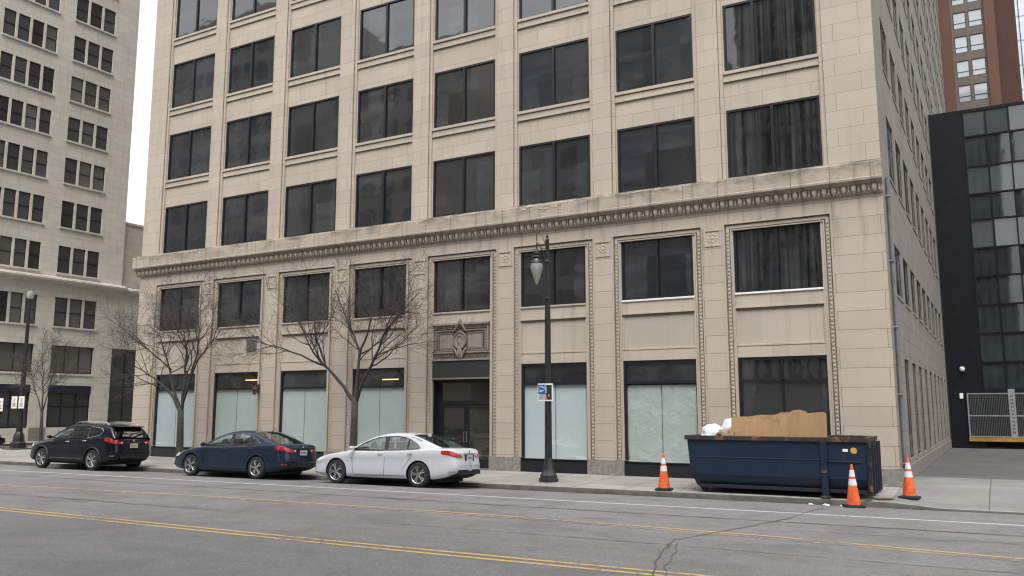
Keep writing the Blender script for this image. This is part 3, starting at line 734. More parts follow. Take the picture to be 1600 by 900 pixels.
for (a, b) in ((22, 30.9), (30.9, 34.95), (34.95, 36.1), (36.1, 39.45), (39.45, 40.85), (44.7, 66)):
    if b - a > 2 and a in (30.9, 36.1): continue
    mb = MB(); mb.box(LX + .02, LX + .12, a, b, 0, .92, M['granite']); mb.build('plinth', lb, lo)

mb = MB(); prof = [(.06, 10.85), (.12, 10.9), (.12, 11.0), (.30, 11.08), (.32, 11.14), (.55, 11.18), (.58, 11.32), (.50, 11.36), (.5, 11.42), (.0, 11.55)]
for a, b in ((22, 41.55), (41.6, 66)):
    q = 0 if a < 40 else -.12
    vs = [(LX + px + q, y_, pz + q * .8) for y_ in (a, b) for px, pz in prof]; n = len(prof)
    mb.add(vs, [(j, j + 1, n + j + 1, n + j) for j in range(n - 1)] + [tuple(range(n)), tuple(range(n, 2 * n))[::-1]], M['lb_trim'])
mb.build('cornice', lb, lo)
for a, b, n in groups:
    for z0, z1 in rows + [(8.02, 10.08)]:
        mb = MB(); mb.box(LX - .02, LX + (.10 if z0 > 11 else .16), a - .08, b + .08, z0 - .13, z0 - .004, M['lb_trim'])
        if z0 < 11: 
            mb.build('sill_course', lb, lo); mb = MB(); mb.box(LX + .05, LX + .12, a - .08, b + .08, z1 + .01, z1 + .10, M['lb_trim'])
        mb.build('lintel_course' if z0 < 11 else 'sill_course', lb, lo)
    for z in (4.62, 6.72): mb = MB(); mb.box(LX + .05, LX + .12, a - .05, b + .05, z - .07, z, M['lb_trim']); mb.build('string_course', lb, lo)
protos = {}
def sash(ww, hh, gl):                                # one sash window as frame > pane, local origin at its lower left
    f = MB(); d0, d1 = -.15, -.09; F_ = M['frame']
    for p, q, r_, t in ((0, .04, 0, hh), (ww - .04, ww, 0, hh), (.04, ww - .04, hh - .05, hh), (.04, ww - .04, 0, .05), (.04, ww - .04, hh * .5 - .025, hh * .5 + .025)):
        f.box(d0, d1, p, q, r_, t, F_)
    o = f.build('window'); g = MB(); g.add([(-.13, .04, .05), (-.13, ww - .04, .05), (-.13, ww - .04, hh - .05), (-.13, .04, hh - .05)], [(0, 1, 2, 3)], gl)
    p = g.build('pane', o, fix=False); return o, p
first = {}
blind = simple('window_blind', (.10, .10, .09), .6)
gl_v = [M['glass_y'], dark_glass('tower_glass_blind', (.07, .07, .065), (.16, .16, .145), wav=.15)]
for h in holes:
    key = (round(h[1] - h[0], 2), round(h[3] - h[2], 2), int(random.random() < .28))
    if key not in first:
        o, p = sash(h[1] - h[0], h[3] - h[2], gl_v[key[2]]); first[key] = (o, p)
    else:
        o0, p0 = first[key]; o = o0.copy(); C.objects.link(o); p = p0.copy(); C.objects.link(p); p.parent = o
    o.parent = lb; o.location = (.06 if h[2] < 11 else 0, h[0] - 33, h[2])
navy = simple('navy_awning', (.012, .014, .030), .7)
for n, (a, b, z0, z1) in enumerate(big):
    f = MB(); xg = LX - .08
    f.box(xg - .06, xg + .05, a, a + .07, z0, z1, M['frame']); f.box(xg - .06, xg + .05, b - .07, b, z0, z1, M['frame'])
    f.box(xg - .06, xg + .05, a + .07, b - .07, z1 - .08, z1, M['frame']); f.box(xg - .06, xg + .05, a + .07, b - .07, z0, z0 + .08, M['frame'])
    for j in (1, 2):
        yy = a + (b - a) * j / 3; f.box(xg - .06, xg + .05, yy - .03, yy + .03, z0 + .08, z1 - .08, M['frame'])
    if z0 < 1: f.box(xg - .06, xg + .04, a + .07, b - .07, 2.35, 2.42, M['frame'])
    o = f.build('shopfront_window', lb, lo)
    g = MB(); g.add([(xg, a, z0), (xg, b, z0), (xg, b, z1), (xg, a, z1)], [(0, 1, 2, 3)], gl_v[1] if z0 > 4 else M['glass_y']); g.build('pane', o, lo, fix=False)
    o.children[0].location = (0, 0, 0)
    if z0 < 1:
        g = MB(); g.box(xg + .05, xg + .16, a, b, 3.3, 3.82, navy); g.build('awning', lb, lo)
wing = thing('tan_side_wing', 'plain tan stone wing rising just behind the pale tower, left of the tan block', 'building', (LX, 50, 11.5))
mb = MB(); mb.box(LX - 20, LX - .3, 41.42, 66, 11.3, 16.45, M['wing']); mb.box(LX - 20, LX - .22, 41.42, 66, 16.45, 16.62, M['wing']); mb.build('wall', wing, (LX, 50, 11.5))

# ---------------------------------------------------------------- black glass building closing the alley
BY = 55.5
bb = thing('black_glass_building', 'black panelled low building with a gridded glass wall at the end of the alley', 'building', (0, BY, 0)); bo = (0, BY, 0)
mb = MB(); k_ = BY / 56
xl = -.76 * k_; top = 2.2 + (19.95 - 2.2) * k_
def zz_(z): return 2.2 + (z - 2.2) * k_
mb.box(BX1 + .06, xl, BY, BY + 8, 0, top, M['black']); mb.box(xl, 40, BY + .3, BY + 8, 3.25, top, M['black'])
mb.box(xl, 40, BY + .01, BY + .3, zz_(19.77), top, M['black']); mb.box(xl, 40, BY + .01, BY + .3, 3.02, zz_(3.35), M['black'])
mb.box(BX1 + .0, BX1 + .06, BY - .02, BY + .1, 0, top, M['blackmat'])
mb.build('wall', bb, bo)
rowz = [zz_(v) for v in (19.77, 18.26, 16.42, 14.74, 13.19, 11.5, 9.83, 8.16, 6.51, 4.86, 3.35)]
colx = [xl + 1.175 * i * k_ for i in range(18)]
mb = MB()
for x in colx: mb.box(x - .035, x + .035, BY - .02, BY + .16, rowz[-1], rowz[0], M['black'])
for z in rowz[1:-1]: mb.box(xl, colx[-1], BY - .01, BY + .16, z - .045, z + .045, M['black'])
mb.build('glazing_frame', bb, bo)
gl_a = dark_glass('curtain_glass_pale', (.045, .056, .057), (.075, .09, .09), wav=.03, ior=1.65); gl_b = dark_glass('curtain_glass_dark', (.012, .017, .020), (.028, .036, .040), wav=.03, ior=1.65)
for i in range(len(colx) - 1):
    for j in range(len(rowz) - 1):
        if i > 8: break
        g = MB(); r1 = random.uniform(-.008, .008); r2 = random.uniform(-.01, .01)
        g.add([(colx[i], BY + .08 + r1, rowz[j + 1]), (colx[i + 1], BY + .08 - r1, rowz[j + 1]), (colx[i + 1], BY + .08 - r1 + r2, rowz[j]), (colx[i], BY + .08 + r1 + r2, rowz[j])], [(0, 1, 2, 3)], gl_a if (j % 2 == 0 and j < 5) or j == 0 else gl_b)
        g.build('pane', bb, bo, fix=False)
g = MB(); g.add([(colx[9], BY + .08, rowz[-1]), (colx[-1], BY + .08, rowz[-1]), (colx[-1], BY + .08, rowz[0]), (colx[9], BY + .08, rowz[0])], [(0, 1, 2, 3)], gl_b); g.build('pane', bb, bo, fix=False)
mb = MB(); gx0 = -1.62; mb.box(xl, 40, BY + 3.2, BY + 3.3, 0, 3.3, M['blackmat']); mb.box(xl, 40, BY + .4, BY + 3.2, -.02, -.004, M['blackmat'])
mb.build('loading_bay', bb, bo)
mesh_m = simple('gate_mesh', (.075, .08, .082), .5, .3)
gt = MB(); s = M['steel']; gy = BY - .10
for z0, z1 in ((3.02, 3.08), (1.78, 1.84), (.62, .68)): gt.box(gx0, 14, gy - .03, gy + .03, z0, z1, s)
x = gx0
while x < 14: gt.box(x, x + .06, gy - .035, gy + .035, .6, 3.08, s); x += 2.17
x = gx0 + .06
while x < 14: gt.box(x, x + .045, gy - .008, gy + .008, .68, 3.02, mesh_m); x += .085
gt.box(gx0 + 2.05, gx0 + 2.38, gy - .05, gy - .035, .6, 3.3, s)
gate = gt.build('gate', bb, bo)
mb = MB(); ym = simple('yellow_guard_rail', (.30, .17, .02), .6, var=.3); mb.box(gx0 - .02, 14, gy - .09, gy - .04, .38, .60, ym); mb.build('guard_rail', gate, bo)
ft = MB(); rr = random.Random(2)                        # stencilled marks down the gate post
for i in range(11):
    z = 2.95 - i * .2; x = gx0 + 2.15
    for a, b, c, d in ((0, .025, 0, .12), (.09, .115, 0, .12), (.025, .09, .05, .07)): ft.box(x + a, x + b, gy - .056, gy - .051, z - .12 + c, z - .12 + d, M['blackmat'])
ft.build('stencil_marks', gate, bo)
mb = MB(); mb.lathe([(.10, 0), (.14, .05), (.14, .16), (.08, .22)], 10, M['white'], (-1.75, BY - .12, 4.35)); mb.box(-1.84, -1.66, BY - .06, BY, 4.32, 4.62, M['steel']); mb.build('wall_lamp', bb, bo, smooth=40)
mb = MB(); mb.box(-1.98, -1.80, BY - .05, BY, 2.78, 3.08, M['white']); mb.build('intercom_box', bb, bo, bevel=.01)

# ---------------------------------------------------------------- brick tower and glass tower far behind
TY = 90.
bt = thing('brick_tower', 'tall red brown brick tower with a column of paired pale windows above the black building', 'building', (0, TY, 0)); to = (0, TY, 0)
brick = stone('red_brick', (.145, .082, .062), bw=.22, rh=.075, mortar=.008, stain=.12, mort=.8, warm=(1, .9, .85))
brick2 = stone('brown_brick', (.085, .048, .038), bw=.22, rh=.075, mortar=.008, stain=.35, mort=.8, warm=(1, .9, .85))
taupe = simple('taupe_panel', (.12, .095, .080), .7)
wx = [(-1.42, -.30), (-.10, 1.10)]
wz = [26.0 + 2.50 * i for i in range(-6, 16)]
off_ = 31.25 - 26.0; wz = [29.0 + 2.48 * i for i in range(-3, 14)]
wzr = [(z, z + 1.68) for z in wz]
mb = MB()
mb.box(-4.6, -1.60, TY - .25, TY + 14, 0, 72, brick); mb.box(1.25, 2.14, TY - .25, TY + 14, 0, 72, brick); mb.build('wall', bt, to)
mb = MB(); holed(mb, -1.60, 1.25, 0, 72, [(a, b, z0, z1) for a, b in wx for z0, z1 in wzr], .15, taupe, lambda a, z, d: (a, TY + .0 + d, z)); mb.build('window_strip', bt, to)
mb = MB(); mb.box(2.14, 3.9, TY + 1.5, TY + 14, 0, 72, brick2)
mb.build('side_wall', bt, to)
pale = dark_glass('painted_sky_glass', (.28, .31, .34), (.40, .43, .46), wav=.1)  # pale base colour stands in for the sky mirrored in these windows
for a, b in wx:
    for z0, z1 in wzr:
        f = MB(); F_ = M['frame']
        for p, q, r_, t in ((a, a + .07, z0, z1), (b - .07, b, z0, z1), (a + .07, b - .07, z1 - .07, z1), (a + .07, b - .07, z0, z0 + .07), (a + .07, b - .07, z0 + .55, z0 + .60)): f.box(p, q, TY + .04, TY + .10, r_, t, F_)
        o = f.build('window', bt, to)
        g = MB(); g.add([(a, TY + .08, z0), (b, TY + .08, z0), (b, TY + .08, z1), (a, TY + .08, z1)], [(0, 1, 2, 3)], pale); g.build('pane', o, to, fix=False)
GY = 112.
gt_ = thing('glass_tower', 'pale blue glass tower with vertical fins at the upper right edge', 'building', (12, GY, 0)); go = (12, GY, 0)
bl = dark_glass('sky_glass', (.30, .38, .48), (.62, .70, .78), wav=.5, ior=2.4)
mb = MB(); mb.box(4.2, 22, GY, GY + 15, 0, 85, bl); mb.build('glazing', gt_, go)
mb = MB(); x = 4.2
while x < 22: mb.box(x, x + .08, GY - .12, GY - .002, 0, 85, M['frame']); x += .85
for z in range(0, 85, 3): mb.box(4.2, 22, GY - .05, GY - .002, z, z + .12, M['steel'])
mb.build('fins', gt_, go)

# ---------------------------------------------------------------- buildings across the street (seen mirrored in the windows)
ob_m = [simple('opposite_concrete', (.46, .455, .45), .8), simple('opposite_tan', (.52, .49, .44), .8), simple('opposite_dark', (.30, .305, .31), .6)]
def opposite(x0, x1, y1, h, mat, label, kind, fh=3.8, bw=3.4):
    base_ = ((x0 + x1) / 2, y1, 0); t = thing('opposite_building', label, 'building', base_)
    mb = MB(); mb.box(x0, x1, y1 - 18, y1, 0, h, mat); mb.build('wall', t, base_)
    mb = MB(); dk = M['glass']
    if kind == 'fins':
        x = x0 + .3
        while x < x1 - .6: mb.box(x, x + .45, y1 + .003, y1 + .02, 4, h - 2, dk); x += 1.1
        z = 4.
        while z < h - 2: mb.box(x0, x1, y1 + .022, y1 + .10, z, z + .9, mat); z += fh
    else:
        z = 4.5
        while z < h - 3:
            x = x0 + 1
            while x < x1 - bw: mb.box(x, x + bw * .62, y1 + .003, y1 + .03, z, z + fh * .55, dk); x += bw
            z += fh
    mb.build('windows', t, base_)
opposite(-19, 3, -22, 70, simple('opposite_light', (.42, .42, .41), .7), 'grey high-rise with thin vertical fins mirrored in the rightmost windows', 'fins')
opposite(-46, -24, -24, 41, ob_m[2], 'dark mid-rise mirrored in the middle windows of the tan block', 'grid')
opposite(-71, -50, -24, 45, ob_m[1], 'tan narrow high-rise mirrored in the left windows of the tan block', 'grid')
opposite(-130, -75, -24, 56, ob_m[0], 'low grey office block mirrored in the leftmost windows', 'grid')
opposite(9, 44, -24, 58, ob_m[0], 'grey block mirrored in the glass wall at the end of the alley', 'grid')

# ---------------------------------------------------------------- trees
bark = simple('tree_bark', (.042, .038, .034), .9, var=.4, nscale=12, bmp=.6)
twigm = simple('tree_twig', (.075, .065, .057), .9, var=.3, nscale=6)
def bare_tree(loc, label, trunk_pts, trunk_r, limbs, seed, twig_r=.0048, dens=1.):
    rr = random.Random(seed); t = thing('bare_tree', label, 'tree', loc, 0, 'bare street trees')
    tk, cr = MB(), MB()
    flare = [trunk_r * 1.55, trunk_r * 1.12] + [trunk_r * (1 - .10 * i) for i in range(len(trunk_pts) - 2)]
    tk.tube(trunk_pts, flare, 10, bark)
    def grow(p, d, L, r, depth, up):
        n = max(3, int(L / (.28 if depth < 2 else .16))); pts = [p.copy()]; rad = [r]; q = p.copy(); d = d.normalized()
        for i in range(n):
            d = (d + Vector((rr.gauss(0, .13), rr.gauss(0, .13), rr.gauss(up, .10)))).normalized()
            q = q + d * (L / n); pts.append(q.copy()); rad.append(max(twig_r * .7, r * (1 - .8 * (i + 1) / n)))
        (tk if depth == 0 else cr).tube(pts, rad, 7 if depth == 0 else (5 if depth == 1 else 3), bark if depth < 2 else twigm, caps=False)
        sub(pts, rad, L, depth, up)
    def sub(pts, rad, L, depth, up):
        if depth >= 3: return
        n = len(pts) - 1
        cnt = {0: 10, 1: 7, 2: 5}[depth] * dens * max(.6, min(1.7, L / {0: 3., 1: 1.6, 2: .8, 3: .4}[depth]))
        for k in range(int(cnt + rr.random())):
            f = rr.uniform(.22 if depth else .3, .98); i = min(n - 1, int(f * n)); u = f * n - i
            p = pts[i].lerp(pts[i + 1], u); d = (pts[i + 1] - pts[i]).normalized()
            a = rr.uniform(0, 2 * math.pi); side = d.orthogonal().normalized(); side.rotate(Matrix.Rotation(a, 3, d))
            nd = (d * rr.uniform(.6, 1.0) + side * rr.uniform(.5, .95)); r_ = rad[i] * rr.uniform(.45, .65)
            l_ = L * rr.uniform(.36, .62) * (1.1 - .35 * f)
            grow(p, nd, l_, max(twig_r, r_), depth + 1, up * .6)
    for lp, r0 in limbs:
        r0 *= .78
        P = [Vector(p) for p in lp]; dense = []
        for a, b in zip(P, P[1:]):
            m_ = max(1, int((b - a).length / .3))
            for i in range(m_): dense.append(a.lerp(b, i / m_) + Vector((rr.gauss(0, .012), rr.gauss(0, .02), rr.gauss(0, .012))))
        dense.append(P[-1]); n = len(dense) - 1; rad = [r0 * (1 - .84 * (i / n) ** .8) for i in range(n + 1)]
        tk.tube(dense, rad, 7, bark, caps=False)
        sub(dense, rad, sum((b - a).length for a, b in zip(dense, dense[1:])), 0, .04)
    a = tk.build('trunk', t, fix=False); a.data.shade_smooth(); b = cr.build('crown', t, fix=False); b.data.shade_smooth()
    return t
bare_tree((-20.9, 24.94, -.06), 'bare tree with a low wide fork behind the white sedan',
    [(0, 0, -.02), (-.01, 0, .12), (-.03, 0, .8), (-.02, 0, 1.6), (-.02, 0, 2.7)], .145,
    [([(-.05, 0, 2.5), (-.5, -.1, 3.1), (-1.2, -.2, 3.75), (-1.9, -.3, 4.4), (-2.5, -.3, 5.4), (-2.9, -.35, 6.2)], .105),
     ([(-1.3, -.2, 3.85), (-2.3, -.5, 4.3), (-3.4, -.7, 4.65), (-4.9, -.9, 5.0)], .060),
     ([(-.02, .0, 2.6), (-.02, .1, 3.6), (.0, .2, 4.4), (-.6, .35, 5.3), (-1.1, .4, 6.1), (-1.5, .4, 6.9)], .10),
     ([(.0, .15, 4.2), (.35, .2, 5.1), (.55, .3, 6.2), (.5, .3, 7.1)], .07),
     ([(.04, 0, 2.55), (.4, -.1, 3.2), (1.0, -.2, 4.1), (1.6, -.3, 5.1), (2.0, -.3, 6.1), (2.35, -.2, 6.9)], .100),
     ([(1.45, -.25, 4.9), (2.1, -.4, 5.5), (2.9, -.6, 6.0), (3.4, -.6, 6.5)], .055),
     ([(-.3, .1, 5.0), (-1.2, .8, 5.6), (-1.9, 1.0, 6.3)], .04),
     ([(.1, .2, 4.3), (.6, .9, 4.9), (1.0, 1.1, 5.8)], .045)], 11, dens=.92)
bare_tree((-29.86, 24.55, -.06), 'bare tree in front of the first shopfront, between the black and the blue car',
    [(0, 0, -.02), (-.02, 0, .12), (-.05, 0, .7), (-.08, 0, 1.4), (-.12, 0, 2.3)], .15,
    [([(-.12, 0, 2.1), (-.5, -.1, 2.75), (-1.3, -.2, 3.4), (-2.3, -.3, 3.9), (-3.3, -.3, 4.3)], .095),
     ([(-.12, 0, 2.2), (-.7, 0, 3.2), (-1.3, .1, 4.4), (-2.0, .2, 5.5), (-3.0, .3, 6.0)], .085),
     ([(-.9, .05, 3.9), (-1.9, -.4, 4.8), (-3.0, -.6, 5.5), (-4.0, -.8, 6.1)], .050),
     ([(-.10, 0, 2.2), (-.1, .1, 3.4), (-.2, .2, 4.6), (-.6, .3, 5.8), (-.9, .3, 6.8)], .10),
     ([(-.08, 0, 2.2), (.25, 0, 3.2), (.5, .1, 4.3), (.65, .1, 5.5), (.5, .1, 6.6)], .09),
     ([(.3, 0, 3.4), (1.0, -.2, 4.3), (1.9, -.3, 4.9), (2.6, -.4, 5.5)], .055),
     ([(.5, .1, 4.2), (1.2, .4, 5.2), (1.5, .5, 6.2)], .045),
     ([(-.1, .1, 3.3), (-.6, .8, 4.3), (-.9, 1.1, 5.3)], .05)], 23, dens=.9)
bare_tree((-40.63, 25.17, -.05), 'small thin bare tree on the corner left of the black car',
    [(0, 0, -.02), (0, 0, .1), (-.02, 0, .8), (-.05, 0, 1.5), (-.08, 0, 2.1)], .085,
    [([(-.08, 0, 2.0), (-.5, 0, 2.7), (-1.0, 0, 3.5), (-1.3, 0, 4.4)], .05), ([(-.08, 0, 2.0), (-.1, 0, 3.2), (-.3, 0, 4.4), (-.5, 0, 5.5)], .06),
     ([(-.05, 0, 2.1), (.3, 0, 3.0), (.6, 0, 3.9), (.5, 0, 4.9)], .05), ([(-.1, 0, 3.0), (.5, .3, 3.6), (1.0, .4, 4.0)], .03)], 31, dens=1.2)

# ---------------------------------------------------------------- street lamps
iron = M['iron']
sx_, sy_, sz_ = -12.58, 24.48, -.075
sl_ = thing('street_lamp', 'tall black iron street lamp with one hanging teardrop lantern, in front of the sixth shopfront', 'street lamp', (sx_, sy_, sz_))
mb = MB(); mb.lathe([(.31, 0), (.31, .10), (.27, .12), (.27, .20), (.23, .24), (.17, .40), (.145, .60), (.13, .66), (.135, .70), (.12, .74)], 8, iron, ph=math.pi / 8); mb.build('base', sl_, smooth=30)
mb = MB(); n = 16; prof = [(.118, .74), (.108, 2.5), (.095, 5.0), (.085, 5.85)]
vs = []
for r_, z in prof:
    for j in range(2 * n):
        rr_ = r_ * (1 if j % 2 else .90); a_ = math.pi * j / n; vs.append((rr_ * math.cos(a_), rr_ * math.sin(a_), z))
mb.add(vs, [(i * 2 * n + j, i * 2 * n + (j + 1) % (2 * n), (i + 1) * 2 * n + (j + 1) % (2 * n), (i + 1) * 2 * n + j) for i in range(3) for j in range(2 * n)], iron)
mb.lathe([(.12, 5.80), (.12, 5.86), (.10, 5.88)], 12, iron)
mb.lathe([(.075, 5.88), (.07, 7.0), (.10, 7.02), (.10, 7.06), (.065, 7.1), (.06, 7.75), (.07, 7.78), (.035, 7.84), (.045, 7.9), (.01, 7.98)], 12, iron); mb.build('pole', sl_, smooth=30)
mb = MB()
mb.tube([(0, 0, 6.75), (-.06, 0, 7.0), (-.14, 0, 7.35), (-.26, 0, 7.6), (-.35, 0, 7.72), (-.40, 0, 7.68), (-.39, 0, 7.5)], [.028, .028, .026, .024, .022, .022, .03], 8, iron)
mb.tube([(-.06, 0, 7.62), (-.2, 0, 7.95), (-.32, 0, 8.07), (-.40, 0, 8.0), (-.385, 0, 7.72)], .014, 6, iron)
mb.tube([(.05, 0, 6.6), (.16, 0, 6.72), (.17, 0, 7.0), (.05, 0, 7.06)], .016, 6, iron); mb.tube([(.04, 0, 6.8), (.15, 0, 6.85)], .012, 6, iron)
mb.build('arm', sl_, smooth=40)
mb = MB(); mb.lathe([(.04, 7.50), (.07, 7.44), (.075, 7.40), (.13, 7.36), (.13, 7.33), (.10, 7.31), (.17, 7.24), (.17, 7.21), (.14, 7.19), (.20, 7.10), (.215, 7.04), (.20, 7.03)], 16, iron, (-.39, 0, 0)); mb.build('lantern_cap', sl_, smooth=30)
m, nt, p = new_mat('ribbed_lamp_glass'); p.inputs['Base Color'].default_value = (.62, .63, .60, 1); p.inputs['Roughness'].default_value = .12; p.inputs['Transmission Weight'].default_value = .55; p.inputs['IOR'].default_value = 1.45
wv = nt.nodes.new('ShaderNodeTexWave'); wv.inputs['Scale'].default_value = 9; bump(nt, p, wv.outputs[0], .5, .01)
M['lampglass'] = m
mb = MB(); mb.lathe([(.19, 7.03), (.215, 6.93), (.20, 6.82), (.15, 6.66), (.095, 6.50), (.055, 6.40), (.035, 6.34), (.015, 6.32)], 20, m, (-.39, 0, 0)); mb.build('lantern_glass', sl_, smooth=40)
mb = MB(); mb.lathe([(.03, 7.0), (.06, 6.9), (.05, 6.75), (.02, 6.7)], 10, M['white'], (-.39, 0, 0)); mb.build('bulb', sl_, smooth=40)
sg = thing('pole_sign', 'small blue, white and black notice fixed to the iron lamp post', 'sign', (sx_ - .03, sy_ - .13, 2.72))
mb = MB(); mb.box(-.27, .27, -.012, .012, -.28, .28, M['white']); mb.build('panel', sg, bevel=.004)
blue = simple('sign_blue', (.02, .085, .30), .5); grey = simple('sign_grey', (.42, .42, .43), .5); dkg = simple('sign_dark', (.02, .025, .022), .5); sky_b = simple('sign_sky', (.25, .38, .50), .5); skin = simple('sign_orange', (.45, .19, .07), .5)
mb = MB(); q = -.0125; e = .0165
def pn(x0, x1, z0, z1, mat, lay=0): mb.box(x0, x1, q - .002 - lay * .002, q - lay * .002, z0, z1, mat)
pn(-.25, .02, -.06, .25, blue); pn(-.25, .02, -.25, -.07, grey); pn(.02, .235, -.235, .235, dkg)
pn(-.03, .03, .08, .235, sky_b, 1); pn(.0, .06, -.02, .17, sky_b, 2); pn(.01, .06, -.235, -.09, skin, 1); pn(.11, .16, -.14, -.06, skin, 1); pn(.055, .10, .02, .10, M['blackmat'], 3)
for i, (x0, x1, z) in enumerate(((-.20, -.07, .17), (-.10, -.04, .14), (-.20, -.12, .06), (-.11, -.05, .05), (-.20, -.10, .02), (-.21, -.03, -.09), (-.21, -.08, -.16), (-.21, -.13, -.20))): pn(x0, x1, z, z + .018, M['white'] if z > 0 else dkg, 1)
mb.build('print', sg)
# old cobra head lamp on the far corner
l2 = thing('street_lamp', 'slim dark street lamp post with white parking notices at the far left corner', 'street lamp', (-47.02, 27.87, 0))
mb = MB(); mb.box(-.55, .55, -.55, .55, 0, .06, M['curb']); mb.lathe([(.42, .06), (.40, .35), (.30, .42), (.27, .75), (.17, .95)], 8, iron, ph=.39); mb.build('base', l2, smooth=30)
mb = MB(); mb.lathe([(.17, .95), (.13, 3.5), (.09, 7.0), (.07, 8.3)], 10, iron); mb.box(-.35, .35, -.04, .04, 7.0, 7.06, iron); mb.box(-.04, .5, -.03, .03, 6.75, 6.80, iron); mb.build('pole', l2, smooth=40)
mb = MB(); mb.lathe([(.05, 8.3), (.16, 8.36), (.20, 8.5), (.17, 8.68), (.03, 8.78)], 12, M['lampglass']); mb.build('lamp_globe', l2, smooth=40)
red = simple('sign_red', (.42, .03, .03), .5)
def parking_sign(parent, cx, cz, y, w_=.52, h_=.66):
    mb = MB(); mb.box(cx - w_ / 2, cx + w_ / 2, y - .01, y + .01, cz - h_ / 2, cz + h_ / 2, M['white'])
    for a, b, c, d, mt in ((-.15, .15, .17, .20, red), (-.03, .03, .02, .15, red), (-.17, .17, -.06, -.03, dkg), (-.12, .12, -.13, -.10, dkg), (-.17, .17, -.22, -.17, red)): mb.box(cx + a, cx + b, y - .014, y - .0105, cz + c, cz + d, mt)
    return mb.build('sign_panel', parent, bevel=.003)
parking_sign(l2, -.42, 2.55, -.16); parking_sign(l2, .26, 2.55, -.16)
s2 = thing('parking_sign', 'white parking notice on a thin metal post left of the far corner lamp', 'sign', (-48.35, 27.5, 0))
mb = MB(); mb.box(-.035, .035, -.03, .03, 0, 2.95, M['iron']); mb.build('post', s2)
parking_sign(s2, 0, 2.42, -.045, .56, .72)

# ---------------------------------------------------------------- traffic cones
orange = simple('cone_orange', (.66, .105, .022), .6, var=.28, nscale=7)
refl = simple('cone_white_band', (.62, .64, .68), .45, var=.10, nscale=9)
def traffic_cone():
    t = thing('traffic_cone', '', 'traffic cone', (0, 0, 0), 0, 'orange cones around the dumpster')
    mb = MB(); w_ = .235; ch = .06
    poly = [(-w_ + ch, -w_), (w_ - ch, -w_), (w_, -w_ + ch), (w_, w_ - ch), (w_ - ch, w_), (-w_ + ch, w_), (-w_, w_ - ch), (-w_, -w_ + ch)]
    mb.prism(poly, 0, .045, M['blackmat'], lambda p, q, h: (p, q, h)); mb.lathe([(.20, .045), (.185, .06), (.18, .07)], 20, M['blackmat']); mb.build('rubber_base', t, bevel=.006)
    def r(z): return .172 - (.172 - .032) * (z - .06) / .94
    mb = MB(); mb.lathe([(r(.06), .06), (r(.99), .99), (.024, 1.03), (.015, 1.035)], 24, orange); mb.build('cone_body', t, smooth=40)
    for a, b in ((.53, .68), (.74, .90)):
        mb = MB(); mb.lathe([(r(a) + .001, a - .001), (r(a) + .004, a), (r(b) + .004, b), (r(b) + .001, b + .001)], 24, refl); mb.build('reflective_band', t, smooth=40)
    return t
def copy_tree(o, parent=None):
    c = o.copy(); C.objects.link(c); c.parent = parent
    for ch in o.children: copy_tree(ch, c)
    return c
c0 = traffic_cone()
cs = [c0, copy_tree(c0), copy_tree(c0)]
for o, (x, y, z, rz, lab) in zip(cs, ((-8.52, 23.80, -.098, .15, 'orange traffic cone standing alone on the kerb left of the blue dumpster'),
        (-3.32, 22.98, -.205, .5, 'orange traffic cone in front of the right end of the blue dumpster'),
        (-2.20, 24.75, -.09, -.2, 'orange traffic cone by the corner of the building, right of the blue dumpster'))):
    o.location = (x, y, z); o.rotation_euler = (0, 0, rz); o['label'] = lab
cs[1].rotation_euler = (.03, -.02, .5)

# ---------------------------------------------------------------- dumpster
blu = rusty('dumpster_blue', (.0055, .0185, .044), (.055, .03, .02), .61, .42, .05, 2.4)
rim_m = rusty('dumpster_rim', (.028, .022, .020), (.16, .075, .035), .50, .75, .1, 3.2)
blu_d = rusty('dumpster_dark', (.008, .012, .024), (.045, .028, .02), .6, .6, .1, 3)
DX0, DX1, DY0, DY1 = -7.78, -3.05, 23.72, 25.75
dp = thing('dumpster', 'open dark blue roll-off dumpster with a rusty rim, full of rubbish on the sidewalk', 'dumpster', ((DX0 + DX1) / 2, (DY0 + DY1) / 2, -.1))
do_ = ((DX0 + DX1) / 2, (DY0 + DY1) / 2, -.1)
zr, zk, zb_ = 1.40, .40, .06
def side_poly(i=0):
    return [(DX0 + i, zr), (DX0 + .07 + i, zk + .25), (DX0 + .10 + i, zk), (DX0 + .22 + i, zb_), (DX1 - .02 - i, zb_), (DX1 - .02 - i, zr)]
mb = MB(); P = side_poly()
# hull: sides lean in below the crease
def yv(z, s, ins=0.): 
    t = 0 if z >= zk else (zk - z) / (zk - zb_)
    return (DY0 + .20 * t + ins) if s < 0 else (DY1 - .20 * t - ins)
for s in (-1, 1):
    vs = [(x, yv(z, s), z) for x, z in P]; vi = [(x + (.03 if x < -5 else -.03), yv(z, s, .05), z) for x, z in P]
    vs.append((P[4][0], yv(zk, s), zk)); vi.append((P[4][0] - .03, yv(zk, s, .05), zk))
    mb.add(vs, [(0, 1, 2, 6, 5), (2, 3, 4, 6)], blu); mb.add(vi, [(0, 1, 2, 6, 5), (2, 3, 4, 6)], blu_d)
for i in range(4):
    (xa, za), (xb, zb2) = P[i], P[i + 1]; mb.add([(xa, yv(za, -1), za), (xb, yv(zb2, -1), zb2), (xb, yv(zb2, 1), zb2), (xa, yv(za, 1), za)], [(0, 1, 2, 3)], blu)
mb.add([(DX1 - .02, yv(zb_, -1), zb_), (DX1 - .02, yv(zr, -1), zr), (DX1 - .02, yv(zr, 1), zr), (DX1 - .02, yv(zb_, 1), zb_)], [(0, 1, 2, 3)], blu)
mb.box(DX0 + .1, DX1 - .06, DY0 + .08, DY1 - .08, 1.02, 1.05, blu_d)
mb.build('hull', dp, do_, fix=False)
mb = MB(); t = .11
